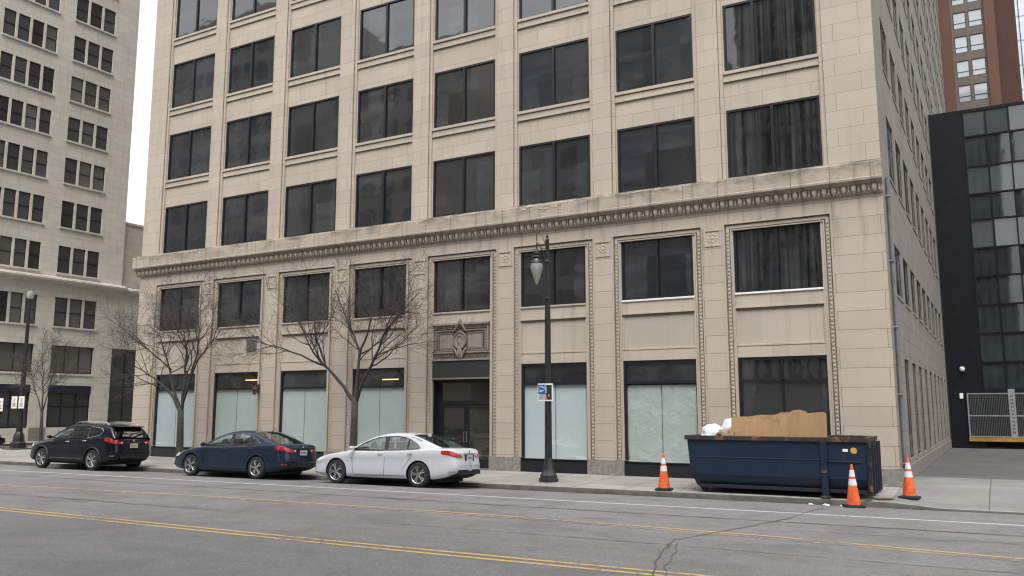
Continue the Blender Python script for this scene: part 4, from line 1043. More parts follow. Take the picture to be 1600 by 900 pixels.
mb.box(DX0 - .06, DX1 + .03, DY0 - .05, DY0 + .07, zr - .06, zr + .06, rim_m); mb.box(DX0 - .06, DX1 + .03, DY1 - .07, DY1 + .05, zr - .06, zr + .06, rim_m)
mb.box(DX0 - .06, DX0 + .06, DY0 + .07, DY1 - .07, zr - .058, zr + .058, rim_m); mb.box(DX1 - .08, DX1 + .03, DY0 + .07, DY1 - .07, zr - .058, zr + .058, rim_m)
for x in (DX1 - .35, DX1 - .12): mb.lathe([(.05, 0), (.05, .05), (.02, .07)], 8, rim_m, (x, DY0 + .02, zr + .06))
mb.build('rim', dp, do_, bevel=.012)
mb = MB()
mb.box(DX0 + .35, DX1 - 1.0, DY0 - .012, DY0 + .01, .86, .885, blu); mb.box(DX1 - .95, DX1 - .12, DY0 - .03, DY0 + .01, .82, .86, blu)
mb.box(DX0 + .30, DX1 - .02, DY0 + .07, DY0 + .16, zb_ - .02, zb_ + .07, blu_d); mb.box(DX0 + .30, DX1 - .02, DY1 - .16, DY1 - .07, zb_ - .02, zb_ + .07, blu_d)
mb.build('side_rail', dp, do_, bevel=.008)
mb = MB(); mb.box(DX1 - 1.12, DX1 - .96, DY0 - .09, DY0 + .02, -.08, zr - .06, blu); mb.box(DX1 - 1.16, DX1 - .92, DY0 - .12, DY0 + .04, -.10, -.04, rim_m); mb.box(DX1 - 1.13, DX1 - .95, DY0 - .10, DY0 - .09, .55, .62, rim_m); mb.build('side_post', dp, do_, bevel=.01)
mb = MB()
for y in (DY0 + .02, DY0 + .52, (DY0 + DY1) / 2, DY1 - .52, DY1 - .12): mb.box(DX1 - .02, DX1 + .10, y, y + .11, zb_ - .05, zr - .07, blu_d)
for z in (.12, .72, 1.22): mb.box(DX1 - .02, DX1 + .06, DY0, DY1, z, z + .09, blu_d)
for z in (.15, .74, 1.24): mb.lathe([(.04, -.08), (.04, .08)], 8, rim_m, (DX1 + .06, DY0 + .03, z + .03))
mb.build('tailgate', dp, do_, bevel=.008)
for x in (DX0 + .42, DX1 - .32):
    for y in (DY0 + .18, DY1 - .28):
        mb = MB(); mb.lathe([(.02, 0), (.085, .0), (.085, .10), (.02, .10)], 12, M['blackmat'], (x, y, -.015), 'y'); mb.box(x - .12, x + .12, y - .02, y - .005, -.0, .10, blu_d); mb.build('roller', dp, do_, smooth=40)
mb = MB(); mb.box(DX1 - .58, DX1 - .45, DY0 - .006, DY0 - .001, 1.10, 1.17, M['white']); mb.lathe([(.05, -.006), (.085, -.004), (.085, -.001)], 8, simple('amber_sticker', (.55, .30, .06), .5), (DX1 - .31, DY0, 1.13), 'y', ph=.39)
mb.build('sticker', dp, do_)
card = rusty('cardboard', (.36, .225, .115), (.16, .09, .045), .53, .85, .16, 1.7)
cb = thing('cardboard_sheet', 'large stained tan cardboard sheet propped upright in the dumpster', 'cardboard', (-5.4, 24.35, 1.1))
mb = MB(); rr = random.Random(3)
tp = [(-1.30, .84), (-1.22, .87), (-.9, .885), (-.86, .875), (-.5, .93), (-.1, .935), (-.05, .95), (.3, .965), (.62, .995), (.8, .98), (1.1, 1.01), (1.22, 1.015), (1.29, .97)]; n = len(tp)
vs = [(x, rr.uniform(-.02, .02) + .05 * math.sin(x * 2), 0) for x, z in tp] + [(x, .12 + rr.uniform(-.02, .02), z) for x, z in tp]
vs += [(x, y + .02, z) for x, y, z in vs]
mb.add(vs, [(i, i + 1, n + i + 1, n + i) for i in range(n - 1)] + [(2 * n + i + 1, 2 * n + i, 3 * n + i, 3 * n + i + 1) for i in range(n - 1)] + [(n + i, n + i + 1, 3 * n + i + 1, 3 * n + i) for i in range(n - 1)] + [(0, n, 3 * n, 2 * n), (n - 1, 3 * n - 1, 4 * n - 1, 2 * n - 1)], card)
mb.build('sheet', cb, fix=True)
cb2 = thing('cardboard_box', 'crumpled flattened box poking up behind the large cardboard sheet', 'cardboard', (-5.0, 24.75, 1.2))
mb = MB(); mb.prism([(-.75, 0), (-.55, .80), (-.40, .90), (-.12, .915), (-.02, .965), (.12, .975), (.20, .945), (.27, .93), (.34, .84), (.5, 0)], -.05, .05, card, lambda p, q, h: (p, h + .1 * q, q)); mb.prism([(-.4, 0), (-.3, .88), (.0, .92), (.2, .85), (.3, 0)], .08, .12, card, lambda p, q, h: (p, h + .05 * q, q)); mb.build('flap', cb2)
def blob(name, label, loc, sc_, mat, seed, cat='rubbish bag', amp=.22):
    rr = random.Random(seed); me = bpy.data.meshes.new(name); bm = bmesh.new(); bmesh.ops.create_icosphere(bm, subdivisions=4, radius=1)
    from mathutils import noise as mn
    for v in bm.verts:
        p = v.co * 1.6 + Vector((seed, 0, 0)); k = 1 + amp * mn.noise(p) + amp * .9 * abs(mn.noise(p * 2.3)) + .10 * abs(mn.noise(p * 5)); v.co = v.co * k
        v.co = Vector((v.co.x * sc_[0], v.co.y * sc_[1], v.co.z * sc_[2]))
    bm.to_mesh(me); bm.free(); me.shade_smooth(); me.materials.append(mat); o = bpy.data.objects.new(name, me); C.objects.link(o); o.location = loc
    return tag(o, label, cat)
bagm = simple('white_plastic', (.66, .67, .70), .35, var=.12, nscale=9, bmp=.4)
blob('rubbish_bag', 'white plastic rubbish bag at the left end of the open dumpster', (-7.28, 24.5, 1.46), (.33, .30, .28), bagm, 3)
blob('rubbish_bag', 'white plastic rubbish bag against the left edge of the cardboard sheet', (-6.78, 24.75, 1.62), (.27, .25, .27), bagm, 8)
blob('rubbish_heap', 'brown paper scraps between the two white bags', (-6.85, 24.35, 1.42), (.30, .2, .17), simple('brown_paper', (.22, .15, .09), .8, var=.4), 5, 'rubbish', .5)
blob('rubbish_heap', 'dark scraps piled along the middle of the dumpster', (-5.4, 24.95, 1.15), (1.9, .5, .24), simple('dark_scrap', (.06, .05, .045), .8, var=.5), 6, 'rubbish', .4)
for i, (x, dx, lab) in enumerate(((-4.42, .05, 'leftmost white paper scrap on the kerb below the dumpster'), (-4.05, .08, 'largest white paper scrap on the kerb below the dumpster'), (-3.66, .04, 'white paper scrap on the kerb nearest the front cone'))):
    blob('paper_scrap', lab, (x, yc(x) - .18, -.245), (dx, dx * .8, .03), bagm, 20 + i, 'litter', .5)
rst = simple('rust_stain', (.13, .065, .035), .9, var=.5, nscale=8)
mb = MB(); rr = random.Random(4)
for i in range(9):
    cx, cy = -2.95 + rr.uniform(-.25, .35), 23.95 + rr.uniform(-.3, .3); n = 9; r0 = rr.uniform(.06, .2)
    vs = [(cx + r0 * rr.uniform(.6, 1.2) * math.cos(2 * math.pi * j / n), cy + r0 * rr.uniform(.4, .9) * math.sin(2 * math.pi * j / n), -.088 + .003 * i) for j in range(n)]; mb.add(vs, [tuple(range(n))], rst)
struct(mb.build('rust_stain', fix=False))

# ---------------------------------------------------------------- cars (front towards -x, left side towards -y)
def interp(tab, x):
    if x <= tab[0][0]: return tab[0][1]
    if x >= tab[-1][0]: return tab[-1][1]
    for i in range(len(tab) - 1):
        if x <= tab[i + 1][0]:
            x0, y0 = tab[i]; x1, y1 = tab[i + 1]; h = x1 - x0
            m0 = (y1 - tab[i - 1][1]) / (x1 - tab[i - 1][0]) if i else (y1 - y0) / h
            m1 = (tab[i + 2][1] - y0) / (tab[i + 2][0] - x0) if i + 2 < len(tab) else (y1 - y0) / h
            if (y1 - y0) == 0: m0 = m1 = 0
            t = (x - x0) / h; t2, t3 = t * t, t * t * t
            return (2 * t3 - 3 * t2 + 1) * y0 + (t3 - 2 * t2 + t) * h * m0 + (-2 * t3 + 3 * t2) * y1 + (t3 - t2) * h * m1
SEDAN = dict(
    top=[(-2.42, .60), (-2.38, .67), (-2.25, .745), (-1.9, .83), (-1.4, .915), (-.95, .975), (-.5, .99), (.6, 1.0), (1.35, 1.055), (1.9, 1.075), (2.2, 1.07), (2.33, 1.045), (2.42, .96)],
    sh=[(-2.42, .56), (-2.3, .63), (-1.9, .745), (-1.4, .825), (-.95, .88), (0, .915), (1, .955), (1.5, .985), (2.0, 1.0), (2.3, .985), (2.42, .92)],
    w=[(-2.42, .52), (-2.39, .62), (-2.3, .73), (-2.1, .825), (-1.8, .885), (-1.4, .91), (0, .92), (1.4, .915), (1.8, .89), (2.1, .84), (2.3, .755), (2.39, .65), (2.42, .56)],
    bot=[(-2.42, .34), (-2.3, .24), (-1.9, .19), (1.8, .20), (2.2, .27), (2.42, .38)],
    roof=[(-1.10, .965), (-.75, 1.145), (-.42, 1.30), (-.15, 1.395), (.15, 1.45), (.45, 1.468), (.8, 1.455), (1.1, 1.40), (1.45, 1.28), (1.75, 1.16), (1.98, 1.075)],
    gx=(-1.10, 1.98), roofx=(-.17, 1.02), wb=[(-1.10, .80), (-.7, .835), (0, .85), (.9, .84), (1.4, .80), (1.98, .70)], tumble=.46,
    wheels=(-1.44, 1.38), wr=.335, arch=.385,
    side=[(-1.02, .955), (-.70, 1.13), (-.40, 1.265), (-.12, 1.345), (.2, 1.385), (.55, 1.392), (.9, 1.36), (1.15, 1.30), (1.42, 1.20), (1.66, 1.07), (1.60, 1.02), (.9, .975), (0, .95)],
    win=[[(-.86, .965), (-.60, 1.12), (-.34, 1.235), (-.10, 1.305), (.08, 1.335), (.13, 1.335), (.20, .975)],
         [(.30, .98), (.24, 1.345), (.55, 1.352), (.80, 1.325), (.92, 1.29), (.94, 1.00)],
         [(.985, 1.005), (.97, 1.275), (1.12, 1.215), (1.30, 1.115), (1.345, 1.055), (1.30, 1.03)]],
    chrome=[(-.90, .955), (-.62, 1.135), (-.35, 1.25), (-.10, 1.322), (.15, 1.352), (.55, 1.368), (.82, 1.34), (1.02, 1.28), (1.22, 1.19), (1.39, 1.075), (1.36, 1.03), (1.30, 1.012), (.9, .975), (.2, .955), (-.86, .94)],
    doors=[(-.88, .30), (.25, .26), (1.15, .50)], handle=((.02, .865), (1.02, .895)), tail=(2.06, .80, .965), hood=-1.0)
SUV = dict(
    top=[(-2.40, .70), (-2.36, .82), (-2.22, .93), (-1.9, 1.01), (-1.4, 1.075), (-1.0, 1.12), (-.5, 1.13), (.8, 1.15), (1.6, 1.18), (2.1, 1.18), (2.30, 1.15), (2.38, 1.08)],
    sh=[(-2.40, .66), (-2.28, .80), (-1.9, .90), (-1.4, .97), (-.95, 1.01), (0, 1.05), (1, 1.09), (1.6, 1.13), (2.1, 1.14), (2.38, 1.06)],
    w=[(-2.40, .56), (-2.36, .68), (-2.25, .79), (-2.05, .87), (-1.7, .925), (-1.35, .94), (0, .94), (1.35, .945), (1.8, .925), (2.1, .875), (2.28, .80), (2.35, .74), (2.38, .68)],
    bot=[(-2.40, .42), (-2.2, .30), (-1.9, .26), (1.8, .27), (2.15, .33), (2.38, .46)],
    roof=[(-1.22, 1.11), (-.85, 1.30), (-.5, 1.47), (-.25, 1.575), (.0, 1.63), (.4, 1.665), (1.0, 1.66), (1.5, 1.635), (1.85, 1.59), (2.0, 1.53), (2.15, 1.38), (2.33, 1.17)],
    gx=(-1.22, 2.33), roofx=(-.27, 1.93), wb=[(-1.22, .82), (-.7, .86), (0, .875), (1.4, .865), (1.9, .83), (2.33, .76)], tumble=.36,
    wheels=(-1.42, 1.42), wr=.365, arch=.425,
    side=[(-1.12, 1.10), (-.80, 1.275), (-.48, 1.42), (-.22, 1.515), (.1, 1.56), (.5, 1.575), (1.2, 1.565), (1.7, 1.53), (1.95, 1.48), (2.10, 1.35), (2.22, 1.17), (1.2, 1.12), (0, 1.09)],
    win=[[(-.95, 1.11), (-.68, 1.265), (-.40, 1.385), (-.16, 1.465), (.05, 1.50), (.12, 1.12)],
         [(.22, 1.125), (.16, 1.512), (.5, 1.525), (.95, 1.52), (1.00, 1.15)],
         [(1.08, 1.155), (1.04, 1.515), (1.40, 1.495), (1.62, 1.455), (1.72, 1.38), (1.62, 1.25), (1.42, 1.19)]],
    chrome=[(1.04, 1.145), (1.42, 1.178), (1.64, 1.24), (1.745, 1.38), (1.64, 1.47), (1.42, 1.508), (1.04, 1.53)],
    doors=[(-.92, .40), (.17, .34), (1.10, .60)], handle=((-.06, .985), (.88, 1.02)), tail=(1.98, .93, 1.10), hood=-1.1)
NS = 15
def sect(P, x, ins=0):
    w_, t, s, b = interp(P['w'], x) - ins, interp(P['top'], x), interp(P['sh'], x), interp(P['bot'], x)
    s = min(s, t - .02); h = s - b
    return [(0, b), (w_ * .80, b), (w_ * .93, b + .03), (w_ * .975, b + .09), (w_ * .990, b + .20 * h), (w_ * .990, b + .42 * h), (w_ * .984, b + .62 * h), (w_ * .987, b + .78 * h), (w_ * 1.0, b + .865 * h),
            (w_ * .972, s), (w_ * .93, s + (t - s) * .35), (w_ * .84, s + (t - s) * .66), (w_ * .6, s + (t - s) * .9), (w_ * .3, t - .004), (0, t)]
def warp(P, x, y, z):
    L_ = P['w'][-1][0]
    if x > L_ - .45:                                    # rear: bumper stands out, boot lid leans in
        f = (x - (L_ - .45)) / .45; x += f * (.05 * math.exp(-((z - P['bot'][-1][1] - .16) / .14) ** 2) - .06 * max(0, z - .62 * P['top'][-1][1] / .6 * .75))
    if x < -L_ + .45:
        f = (-L_ + .45 - x) / .45; x -= f * .05 * math.exp(-((z - .42) / .16) ** 2)
    return x, y, z
def side_y(P, x, z):
    S = sect(P, x)
    for i in range(3, 11):
        if S[i][1] <= z <= S[i + 1][1]: t = (z - S[i][1]) / max(1e-6, S[i + 1][1] - S[i][1]); return S[i][0] + (S[i + 1][0] - S[i][0]) * t
    return S[6][0]
def green_y(P, x, z): return interp(P['wb'], x) - (z - (interp(P['top'], x) - .06)) * P['tumble']
def body_paint(name, col, metal, flake):
    m, nt, p = new_mat(name); n = noise(nt, world_pos(nt), 160, 2); d = noise(nt, world_pos(nt), 1.3, 4)
    c = mixc(nt, ramp(nt, n, .3, .7, 0, flake), col, tuple(min(1, x * 1.5) for x in col)); s = nt.nodes.new('ShaderNodeNewGeometry')
    c = mixc(nt, ramp(nt, d, .5, .8, 0, .06), c, (.16, .15, .135))
    nt.links.new(c, p.inputs['Base Color']); p.inputs['Metallic'].default_value = metal; p.inputs['Roughness'].default_value = .32
    p.inputs['Coat Weight'].default_value = 1; p.inputs['Coat Roughness'].default_value = .02; p.inputs['Coat IOR'].default_value = 1.38; p.inputs['Specular IOR Level'].default_value = .12; return m
trim = simple('car_black_trim', (.010, .010, .011), .55, var=.2); chrome = simple('car_chrome', (.62, .62, .63), .16, 1, var=.05)
alloy = simple('car_alloy', (.46, .46, .47), .28, .85, var=.1); alloy_d = simple('car_alloy_dark', (.10, .10, .105), .35, .8, var=.1); tyre = simple('car_tyre', (.016, .016, .016), .85, var=.25, nscale=20)
taill = simple('tail_lamp_red', (.36, .008, .012), .12, coat=1, var=.2, nscale=12); lampc = simple('lamp_clear', (.60, .60, .60), .1, coat=1, var=.15, nscale=30)
inter = simple('car_interior', (.09, .09, .085), .8, var=.2)
cg = clear_glass('car_glass_tint', (.82, .92, .88), .92); cgd = clear_glass('car_glass_dark', (.20, .23, .23), .5)
platem = simple('plate_white', (.50, .52, .55), .5, var=.05)
def make_car(kind, P, paint, label, cat, loc, rz, roll, sc_=1.085, rim=None, glass_rear=None, detail=True, platec=None):
    t = thing(kind, label, cat, loc, rz, 'cars parked along the kerb' if detail else 'cars parked on the side street'); t.rotation_euler = (roll, 0, rz); t.scale = (sc_,) * 3
    rim = rim or alloy; suv = P is SUV; L_ = P['w'][-1][0]; X0 = P['w'][0][0]
    # body
    mb = MB(); xs_ = sorted({round(X0 + i * .05, 3) for i in range(int((L_ - X0) / .05) + 1)} | {X0 + .012, X0 + .03, L_ - .03, L_ - .012, L_})
    full = []
    for x in xs_:
        S = sect(P, x); ring = [(y, z) for y, z in S] + [(-y, z) for y, z in S[-2:0:-1]]
        full.append([warp(P, x, y, z) for y, z in ring])
    n = len(full[0]); vs = [p for r_ in full for p in r_]; nb = len(full)
    for i in range(nb - 1):
        for j in range(n):
            jj = j if j < NS - 1 else n - 1 - j
            mt = trim if jj <= (3 if suv else 1) else paint
            mb.m.append(mb.mi(mt)); mb.f.append((i * n + j, i * n + (j + 1) % n, (i + 1) * n + (j + 1) % n, (i + 1) * n + j))
    mb.v = vs
    # bowed end caps
    for row, sgn in ((0, -1), (nb - 1, 1)):
        c = full[row]; prev = [row * n + j for j in range(n)]
        for f_, bow in ((.72, .022), (.4, .036), (.12, .042)):
            cur = []
            for (x, y, z) in c:
                zc_ = (P['top'][row and -1][1] + P['bot'][row and -1][1]) / 2
                mb.v.append((x + sgn * bow, y * f_, z)); cur.append(len(mb.v) - 1)
            for j in range(n):
                jj = j if j < NS - 1 else n - 1 - j
                mb.f.append((prev[j], prev[(j + 1) % n], cur[(j + 1) % n], cur[j])); mb.m.append(mb.mi(trim if jj <= 3 else paint))
            prev = cur
        mb.f.append(tuple(prev)); mb.m.append(mb.mi(paint))
    body = mb.build('body', t)
    bm = bmesh.new(); bm.from_mesh(body.data); bmesh.ops.remove_doubles(bm, verts=bm.verts, dist=.0005); bmesh.ops.recalc_face_normals(bm, faces=bm.faces); bm.to_mesh(body.data); bm.free()
    cut = MB(); wz = P['wr']
    for wx_ in P['wheels']:
        for s in (-1, 1):
            prof = [(P['arch'], .60 * s), (P['arch'], 1.2 * s)] if s > 0 else [(P['arch'], -1.2), (P['arch'], -.60)]
            cut.lathe(prof, 40, trim, (wx_, 0, wz), 'y')
    co = cut.build('cutter')
    md = body.modifiers.new('b', 'BOOLEAN'); md.operation = 'DIFFERENCE'; md.object = co; md.solver = 'EXACT'
    try: md.material_mode = 'TRANSFER'
    except Exception: pass
    co.location = (0, 0, 0)
    par = body.parent; body.parent = None; bpy.context.view_layer.update()
    dg = bpy.context.evaluated_depsgraph_get(); me = bpy.data.meshes.new_from_object(body.evaluated_get(dg)); body.modifiers.clear(); body.data = me; body.parent = par
    bpy.data.objects.remove(co)
    me.shade_smooth(); me.set_sharp_from_angle(angle=R(32))
    # greenhouse loft: glass with body coloured roof and pillars
    g0, g1 = P['gx']; N = 44; rx0, rx1 = P['roofx']
    gx = sorted(set([g0 + (g1 - g0) * i / N for i in range(N + 1)] + [rx0, rx1]))
    gl, bd = MB(), MB(); rows_ = []
    for x in gx:
        zt = interp(P['roof'], x); zb_ = interp(P['top'], x) - .06; zt = max(zt, zb_ + .03); zs = zb_ + (zt - zb_) * .86 - .012
        ys = green_y(P, x, zs); yb = green_y(P, x, zb_)
        H = [(yb, zb_), ((yb + ys) / 2 + .006, (zb_ + zs) / 2), (ys, zs), (ys * .975, zs + (zt - zs) * .30), (ys * .93, zs + (zt - zs) * .52), (ys * .80, zs + (zt - zs) * .78), (ys * .5, zs + (zt - zs) * .95), (0, zt)]
        rows_.append([(x, y, z) for y, z in H] + [(x, -y, z) for y, z in H[-2::-1]])
    n = len(rows_[0])
    for i in range(len(gx) - 1):
        xm = (gx[i] + gx[i + 1]) / 2
        for j in range(n - 1):
            jj = j if j < n // 2 else n - 2 - j
            isb = jj in (2, 3) or (jj >= 2 and rx0 < xm < rx1) or (suv and xm > 1.93 and jj == 4) 
            q = [rows_[i][j], rows_[i][j + 1], rows_[i + 1][j + 1], rows_[i + 1][j]]
            if jj <= 1 and (xm < P['win'][0][0][0] + .02 or xm > max(q_[0] for q_ in P['win'][2])): isb = True
            if isb: bd.add(q, [(0, 1, 2, 3)], paint)
            else: gl.add(q, [(0, 1, 2, 3)], cg if xm < (.15 if suv else 9) else (cgd if suv else cg))
    for m_, nm in ((bd, 'roof'), (gl, 'window_glass')):
        me = None; o = m_.build(nm, t, fix=False); bm = bmesh.new(); bm.from_mesh(o.data); bmesh.ops.remove_doubles(bm, verts=bm.verts, dist=.0004); bmesh.ops.recalc_face_normals(bm, faces=bm.faces); bm.to_mesh(o.data); bm.free()
        o.data.shade_smooth(); o.data.set_sharp_from_angle(angle=R(50))
    # side frames with window holes
    def dense(poly, step=.08):
        o = []
        for a, b in zip(poly, poly[1:] + poly[:1]):
            k = max(1, int(math.hypot(b[0] - a[0], b[1] - a[1]) / step)); o += [(a[0] + (b[0] - a[0]) * i / k, a[1] + (b[1] - a[1]) * i / k) for i in range(k)]
        return o
    loops = [dense(P['side'])] + [dense(w_) for w_ in P['win']]
    flat = [p for l in loops for p in l]
    tri = tessellate_polygon([[Vector((x, z, 0)) for x, z in l] for l in loops])
    for s in (-1, 1):
        sf = MB()
        sf.add([(x, s * (green_y(P, x, z) + .012), z) for x, z in flat], tri, paint)
        # black window rubber / pillars between glass
        for w_ in P['win']:
            D = dense(w_, .05); sf.tube([(x, s * (green_y(P, x, z) + .012), z) for x, z in D + D[:1]], .007, 5, trim, caps=False)
        bp = [P['win'][0][-1], P['win'][0][-2], P['win'][1][1], P['win'][1][0]]
        sf.add([(x, s * (green_y(P, x, z) + .016), z) for x, z in bp], [(0, 1, 2, 3)], trim)
        cp = [P['win'][1][-1], P['win'][1][-2], P['win'][2][1], P['win'][2][0]]
        sf.add([(x, s * (green_y(P, x, z) + .016), z) for x, z in cp], [(0, 1, 2, 3)], trim)
        ch = P['chrome']; CH = dense(ch + ([] if suv else ch[:1]), .06) if not suv else ch
        sf.tube([(x, s * (green_y(P, x, z) + .017), z) for x, z in CH], .009, 5, chrome, caps=False)
        sf.build('window_frame', t, fix=False)
    # interior
    it = MB(); bz = interp(P['top'], .3)
    it.box(P['gx'][0] + .12, P['gx'][1] - .22, -.70, .70, bz - .03, bz + .012, inter)
    for x in (-.10, .78) + ((1.5,) if suv else ()):
        for y in (-.36, .36):
            it.box(x, x + .13, y - .23, y + .23, bz, bz + .20, inter); it.box(x + .06, x + .14, y - .12, y + .12, bz + .22, bz + .36, inter)
    it.lathe([(.165, -.012), (.185, 0), (.165, .012)], 20, inter, (-.52, -.36, bz + .03), 'x'); it.box(-1.0, -.62, -.66, .66, bz, bz + .055, inter)
    it.build('interior', t, bevel=.03)
    # wheels
    for wx_ in P['wheels']:
        for s in (-1, 1):
            yw = s * (interp(P['w'], wx_) - .115); r_ = P['wr']; w2 = .105
            wl_ = MB(); wl_.lathe([(r_ * .66, -w2 * .8), (r_ * .72, -w2), (r_ * .93, -w2 * .96), (r_ * .995, -w2 * .72), (r_, -w2 * .4), (r_, w2 * .4), (r_ * .995, w2 * .72), (r_ * .93, w2 * .96), (r_ * .72, w2), (r_ * .66, w2 * .8)], 36, tyre, (wx_, yw, r_), 'y')
            tw = wl_.build('wheel', t, smooth=40)
            rm = MB(); yo = yw + s * w2 * .86; rr_ = r_ * .69
            rm.lathe([(rr_ * .90, -.05 * s), (rr_ * .93, 0), (rr_, .012 * s), (rr_ * 1.0, -.05 * s)], 36, rim, (wx_, yo, r_), 'y')
            rm.lathe([(.02, -.045 * s), (rr_ * .93, -.06 * s), (rr_ * .93, -.065 * s), (.02, -.05 * s)], 24, trim, (wx_, yo, r_), 'y')
            ns = 6 if suv else 5
            for k_ in range(ns):
                a = 2 * math.pi * k_ / ns + wx_ * 1.3
                for da in (-.17, .17):
                    p0 = (wx_ + .045 * math.cos(a), yo - .01 * s, r_ + .045 * math.sin(a)); p1 = (wx_ + rr_ * .55 * math.cos(a + da * .8), yo + .002 * s, r_ + rr_ * .55 * math.sin(a + da * .8)); p2 = (wx_ + rr_ * .95 * math.cos(a + da), yo - .004 * s, r_ + rr_ * .95 * math.sin(a + da))
                    rm.tube([p0, p1, p2], [.022, .015, .018], 5, rim)
            rm.lathe([(.05, -.03 * s), (.05, .006 * s), (.02, .012 * s)], 14, rim, (wx_, yo, r_), 'y')
            rm.build('rim', tw, smooth=40)
    # door shut lines, handles, mouldings
    dl = MB()
    for s in (-1, 1):
        for i, (x, z0) in enumerate(P['doors']):
            zt = interp(P['sh'], x) + .03; pts = []
            for k_ in range(9):
                z = z0 + (zt - z0) * k_ / 8; xx = x + (.06 * (1 - k_ / 8) ** 2 * (1 if i == 0 else -1 if i == 2 else 0)) - (.22 * (1 - k_ / 8) ** 2 if i == 2 else 0); pts.append((xx, s * (side_y(P, xx, z) + .0005), z))
            dl.tube(pts, .0055, 4, trim, caps=False)
        x0_, x1_ = P['doors'][0][0] + .1, P['doors'][2][0] - .25
        pts = [(x0_ + (x1_ - x0_) * k_ / 14, 0, .27 + (.08 if suv else 0) + .02 * k_ / 14) for k_ in range(15)]
        dl.tube([(x, s * (side_y(P, x, z) - .001), z) for x, _, z in pts], .006, 4, trim, caps=False)
    dl.build('door_seam', t)
    for s in (-1, 1):
        for hx, hz in P['handle']:
            h = MB(); yy = side_y(P, hx, hz); h.tube([(hx, s * (yy - .005), hz), (hx + .015, s * (yy + .028), hz + .002), (hx + .15, s * (yy + .028), hz + .008), (hx + .17, s * (yy - .005), hz + .01)], [.012, .014, .014, .012], 6, chrome if suv else paint)
            h.build('door_handle', t, smooth=40)
        m_ = MB(); mx = P['side'][0][0] + .18; mz = P['side'][0][1] + .03; my = interp(P['wb'], mx)
        m_.lathe([(.01, -.09), (.055, -.08), (.08, -.03), (.085, .02), (.075, .05), (.07, .055)], 14, trim if s and not detail else paint, (0, 0, 0), 'x')
        m_.v = [(x * .8 + mx, y * 1.15 + s * (my + .15), z * .75 + mz + .02) for x, y, z in m_.v]
        m_.tube([(mx, s * (my - .02), mz), (mx, s * (my + .10), mz + .04)], .025, 6, trim); m_.build('wing_mirror', t, smooth=50)
    # lamp patches cut from the body surface
    def patch(x0, x1, j0, j1, mat, name, off=.006, taper=0):
        for s in (-1, 1):
            pm = MB(); xs2 = [x0 + (x1 - x0) * i / 10 for i in range(11)]; vs = []; K = 5
            for i, x in enumerate(xs2):
                S = sect(P, x); f_ = i / 10
                a = j0 + (taper * (1 - f_) if taper > 0 else 0); b = j1 - (-taper * f_ if taper < 0 else taper * .3 * (1 - f_))
                for k_ in range(K + 1):
                    u = a + (b - a) * k_ / K; i0 = min(int(u), NS - 2); q = u - i0; y = S[i0][0] + (S[i0 + 1][0] - S[i0][0]) * q; z = S[i0][1] + (S[i0 + 1][1] - S[i0][1]) * q
                    X_, Y_, Z_ = warp(P, x, y, z); vs.append((X_ + (off if x > 0 else -off) * min(1, max(0, (abs(x) - 1.9) / .4)), s * (Y_ + off * .8), Z_ + off * .3))
            pm.add(vs, [(i * (K + 1) + k_, (i + 1) * (K + 1) + k_, (i + 1) * (K + 1) + k_ + 1, i * (K + 1) + k_ + 1) for i in range(10) for k_ in range(K)], mat)
            o_ = pm.build(name, t, fix=True); o_.data.shade_smooth()
    tx = P['tail'][0]
    patch(tx, L_, 7.1, 9.2, taill, 'tail_lamp', taper=1.0); patch(X0, X0 + .42, 7.6, 10.2, lampc, 'headlight', taper=-1.0)
    # rear end furniture on the back cap
    zt = P['top'][-1][1]; zb_ = P['bot'][-1][1]
    S = sect(P, L_)
    def bx(z): return warp(P, L_, 0, z)[0] + .045
    zl0, zl1 = S[7][1], S[9][1] - .015
    for s in (-1, 1):
        rear = MB(); ya, yb = (.56, .30) if not suv else (.68, .42)
        rear.add([(warp(P, L_, 0, zl0)[0] + .016, s * ya, zl0 + .01), (bx(zl0) - .004, s * (yb + .06), zl0 + .01), (bx(zl1) - .004, s * yb, zl1 - .02), (warp(P, L_, 0, zl1)[0] + .016, s * ya, zl1)], [(0, 1, 2, 3)], taill)
        rear.add([(bx(zl0) + .0, s * (yb + .10), zl0 + .03), (bx(zl0), s * (yb + .05), zl0 + .05), (bx(zl1), s * (yb + .04), zl0 + .075), (bx(zl1), s * (yb + .12), zl0 + .075)], [(0, 1, 2, 3)], lampc)
        rear.build('boot_lamp', t)
    pl = MB(); pz = .80 if not suv else .88; xx = bx(pz) + .004
    pl.box(xx - .03, xx - .001, -.24, .24, pz - .085, pz + .085, trim); pl.box(xx, xx + .006, -.155, .155, pz - .075, pz + .075, platec or platem)
    for k_ in range(7): pl.box(xx + .0065, xx + .008, -.12 + k_ * .036, -.10 + k_ * .036, pz - .03, pz + .035, simple('plate_ink', (.05, .07, .16), .5))
    pl.build('number_plate', t)
    rr2 = MB(); z1 = pz + .115; rr2.tube([(bx(z1) + .004, y, z1) for y in (-.30, 0, .30)], .010, 6, chrome); rr2.lathe([(.032, -.004), (.038, 0), (.03, .006)], 14, chrome, (bx(z1 + .06) + .004, 0, z1 + .06), 'x')
    rr2.build('boot_trim', t, smooth=40)
    bp_ = MB(); z2 = zb_ + .05
    bp_.box(bx(z2) - .14, bx(z2) + .004, -.56, .56, zb_ - .02, zb_ + .09, trim)
    bp_.tube([(bx(.6) - .012, y, .60 if not suv else .68) for y in (-.52, -.3, 0, .3, .52)], .005, 4, trim)
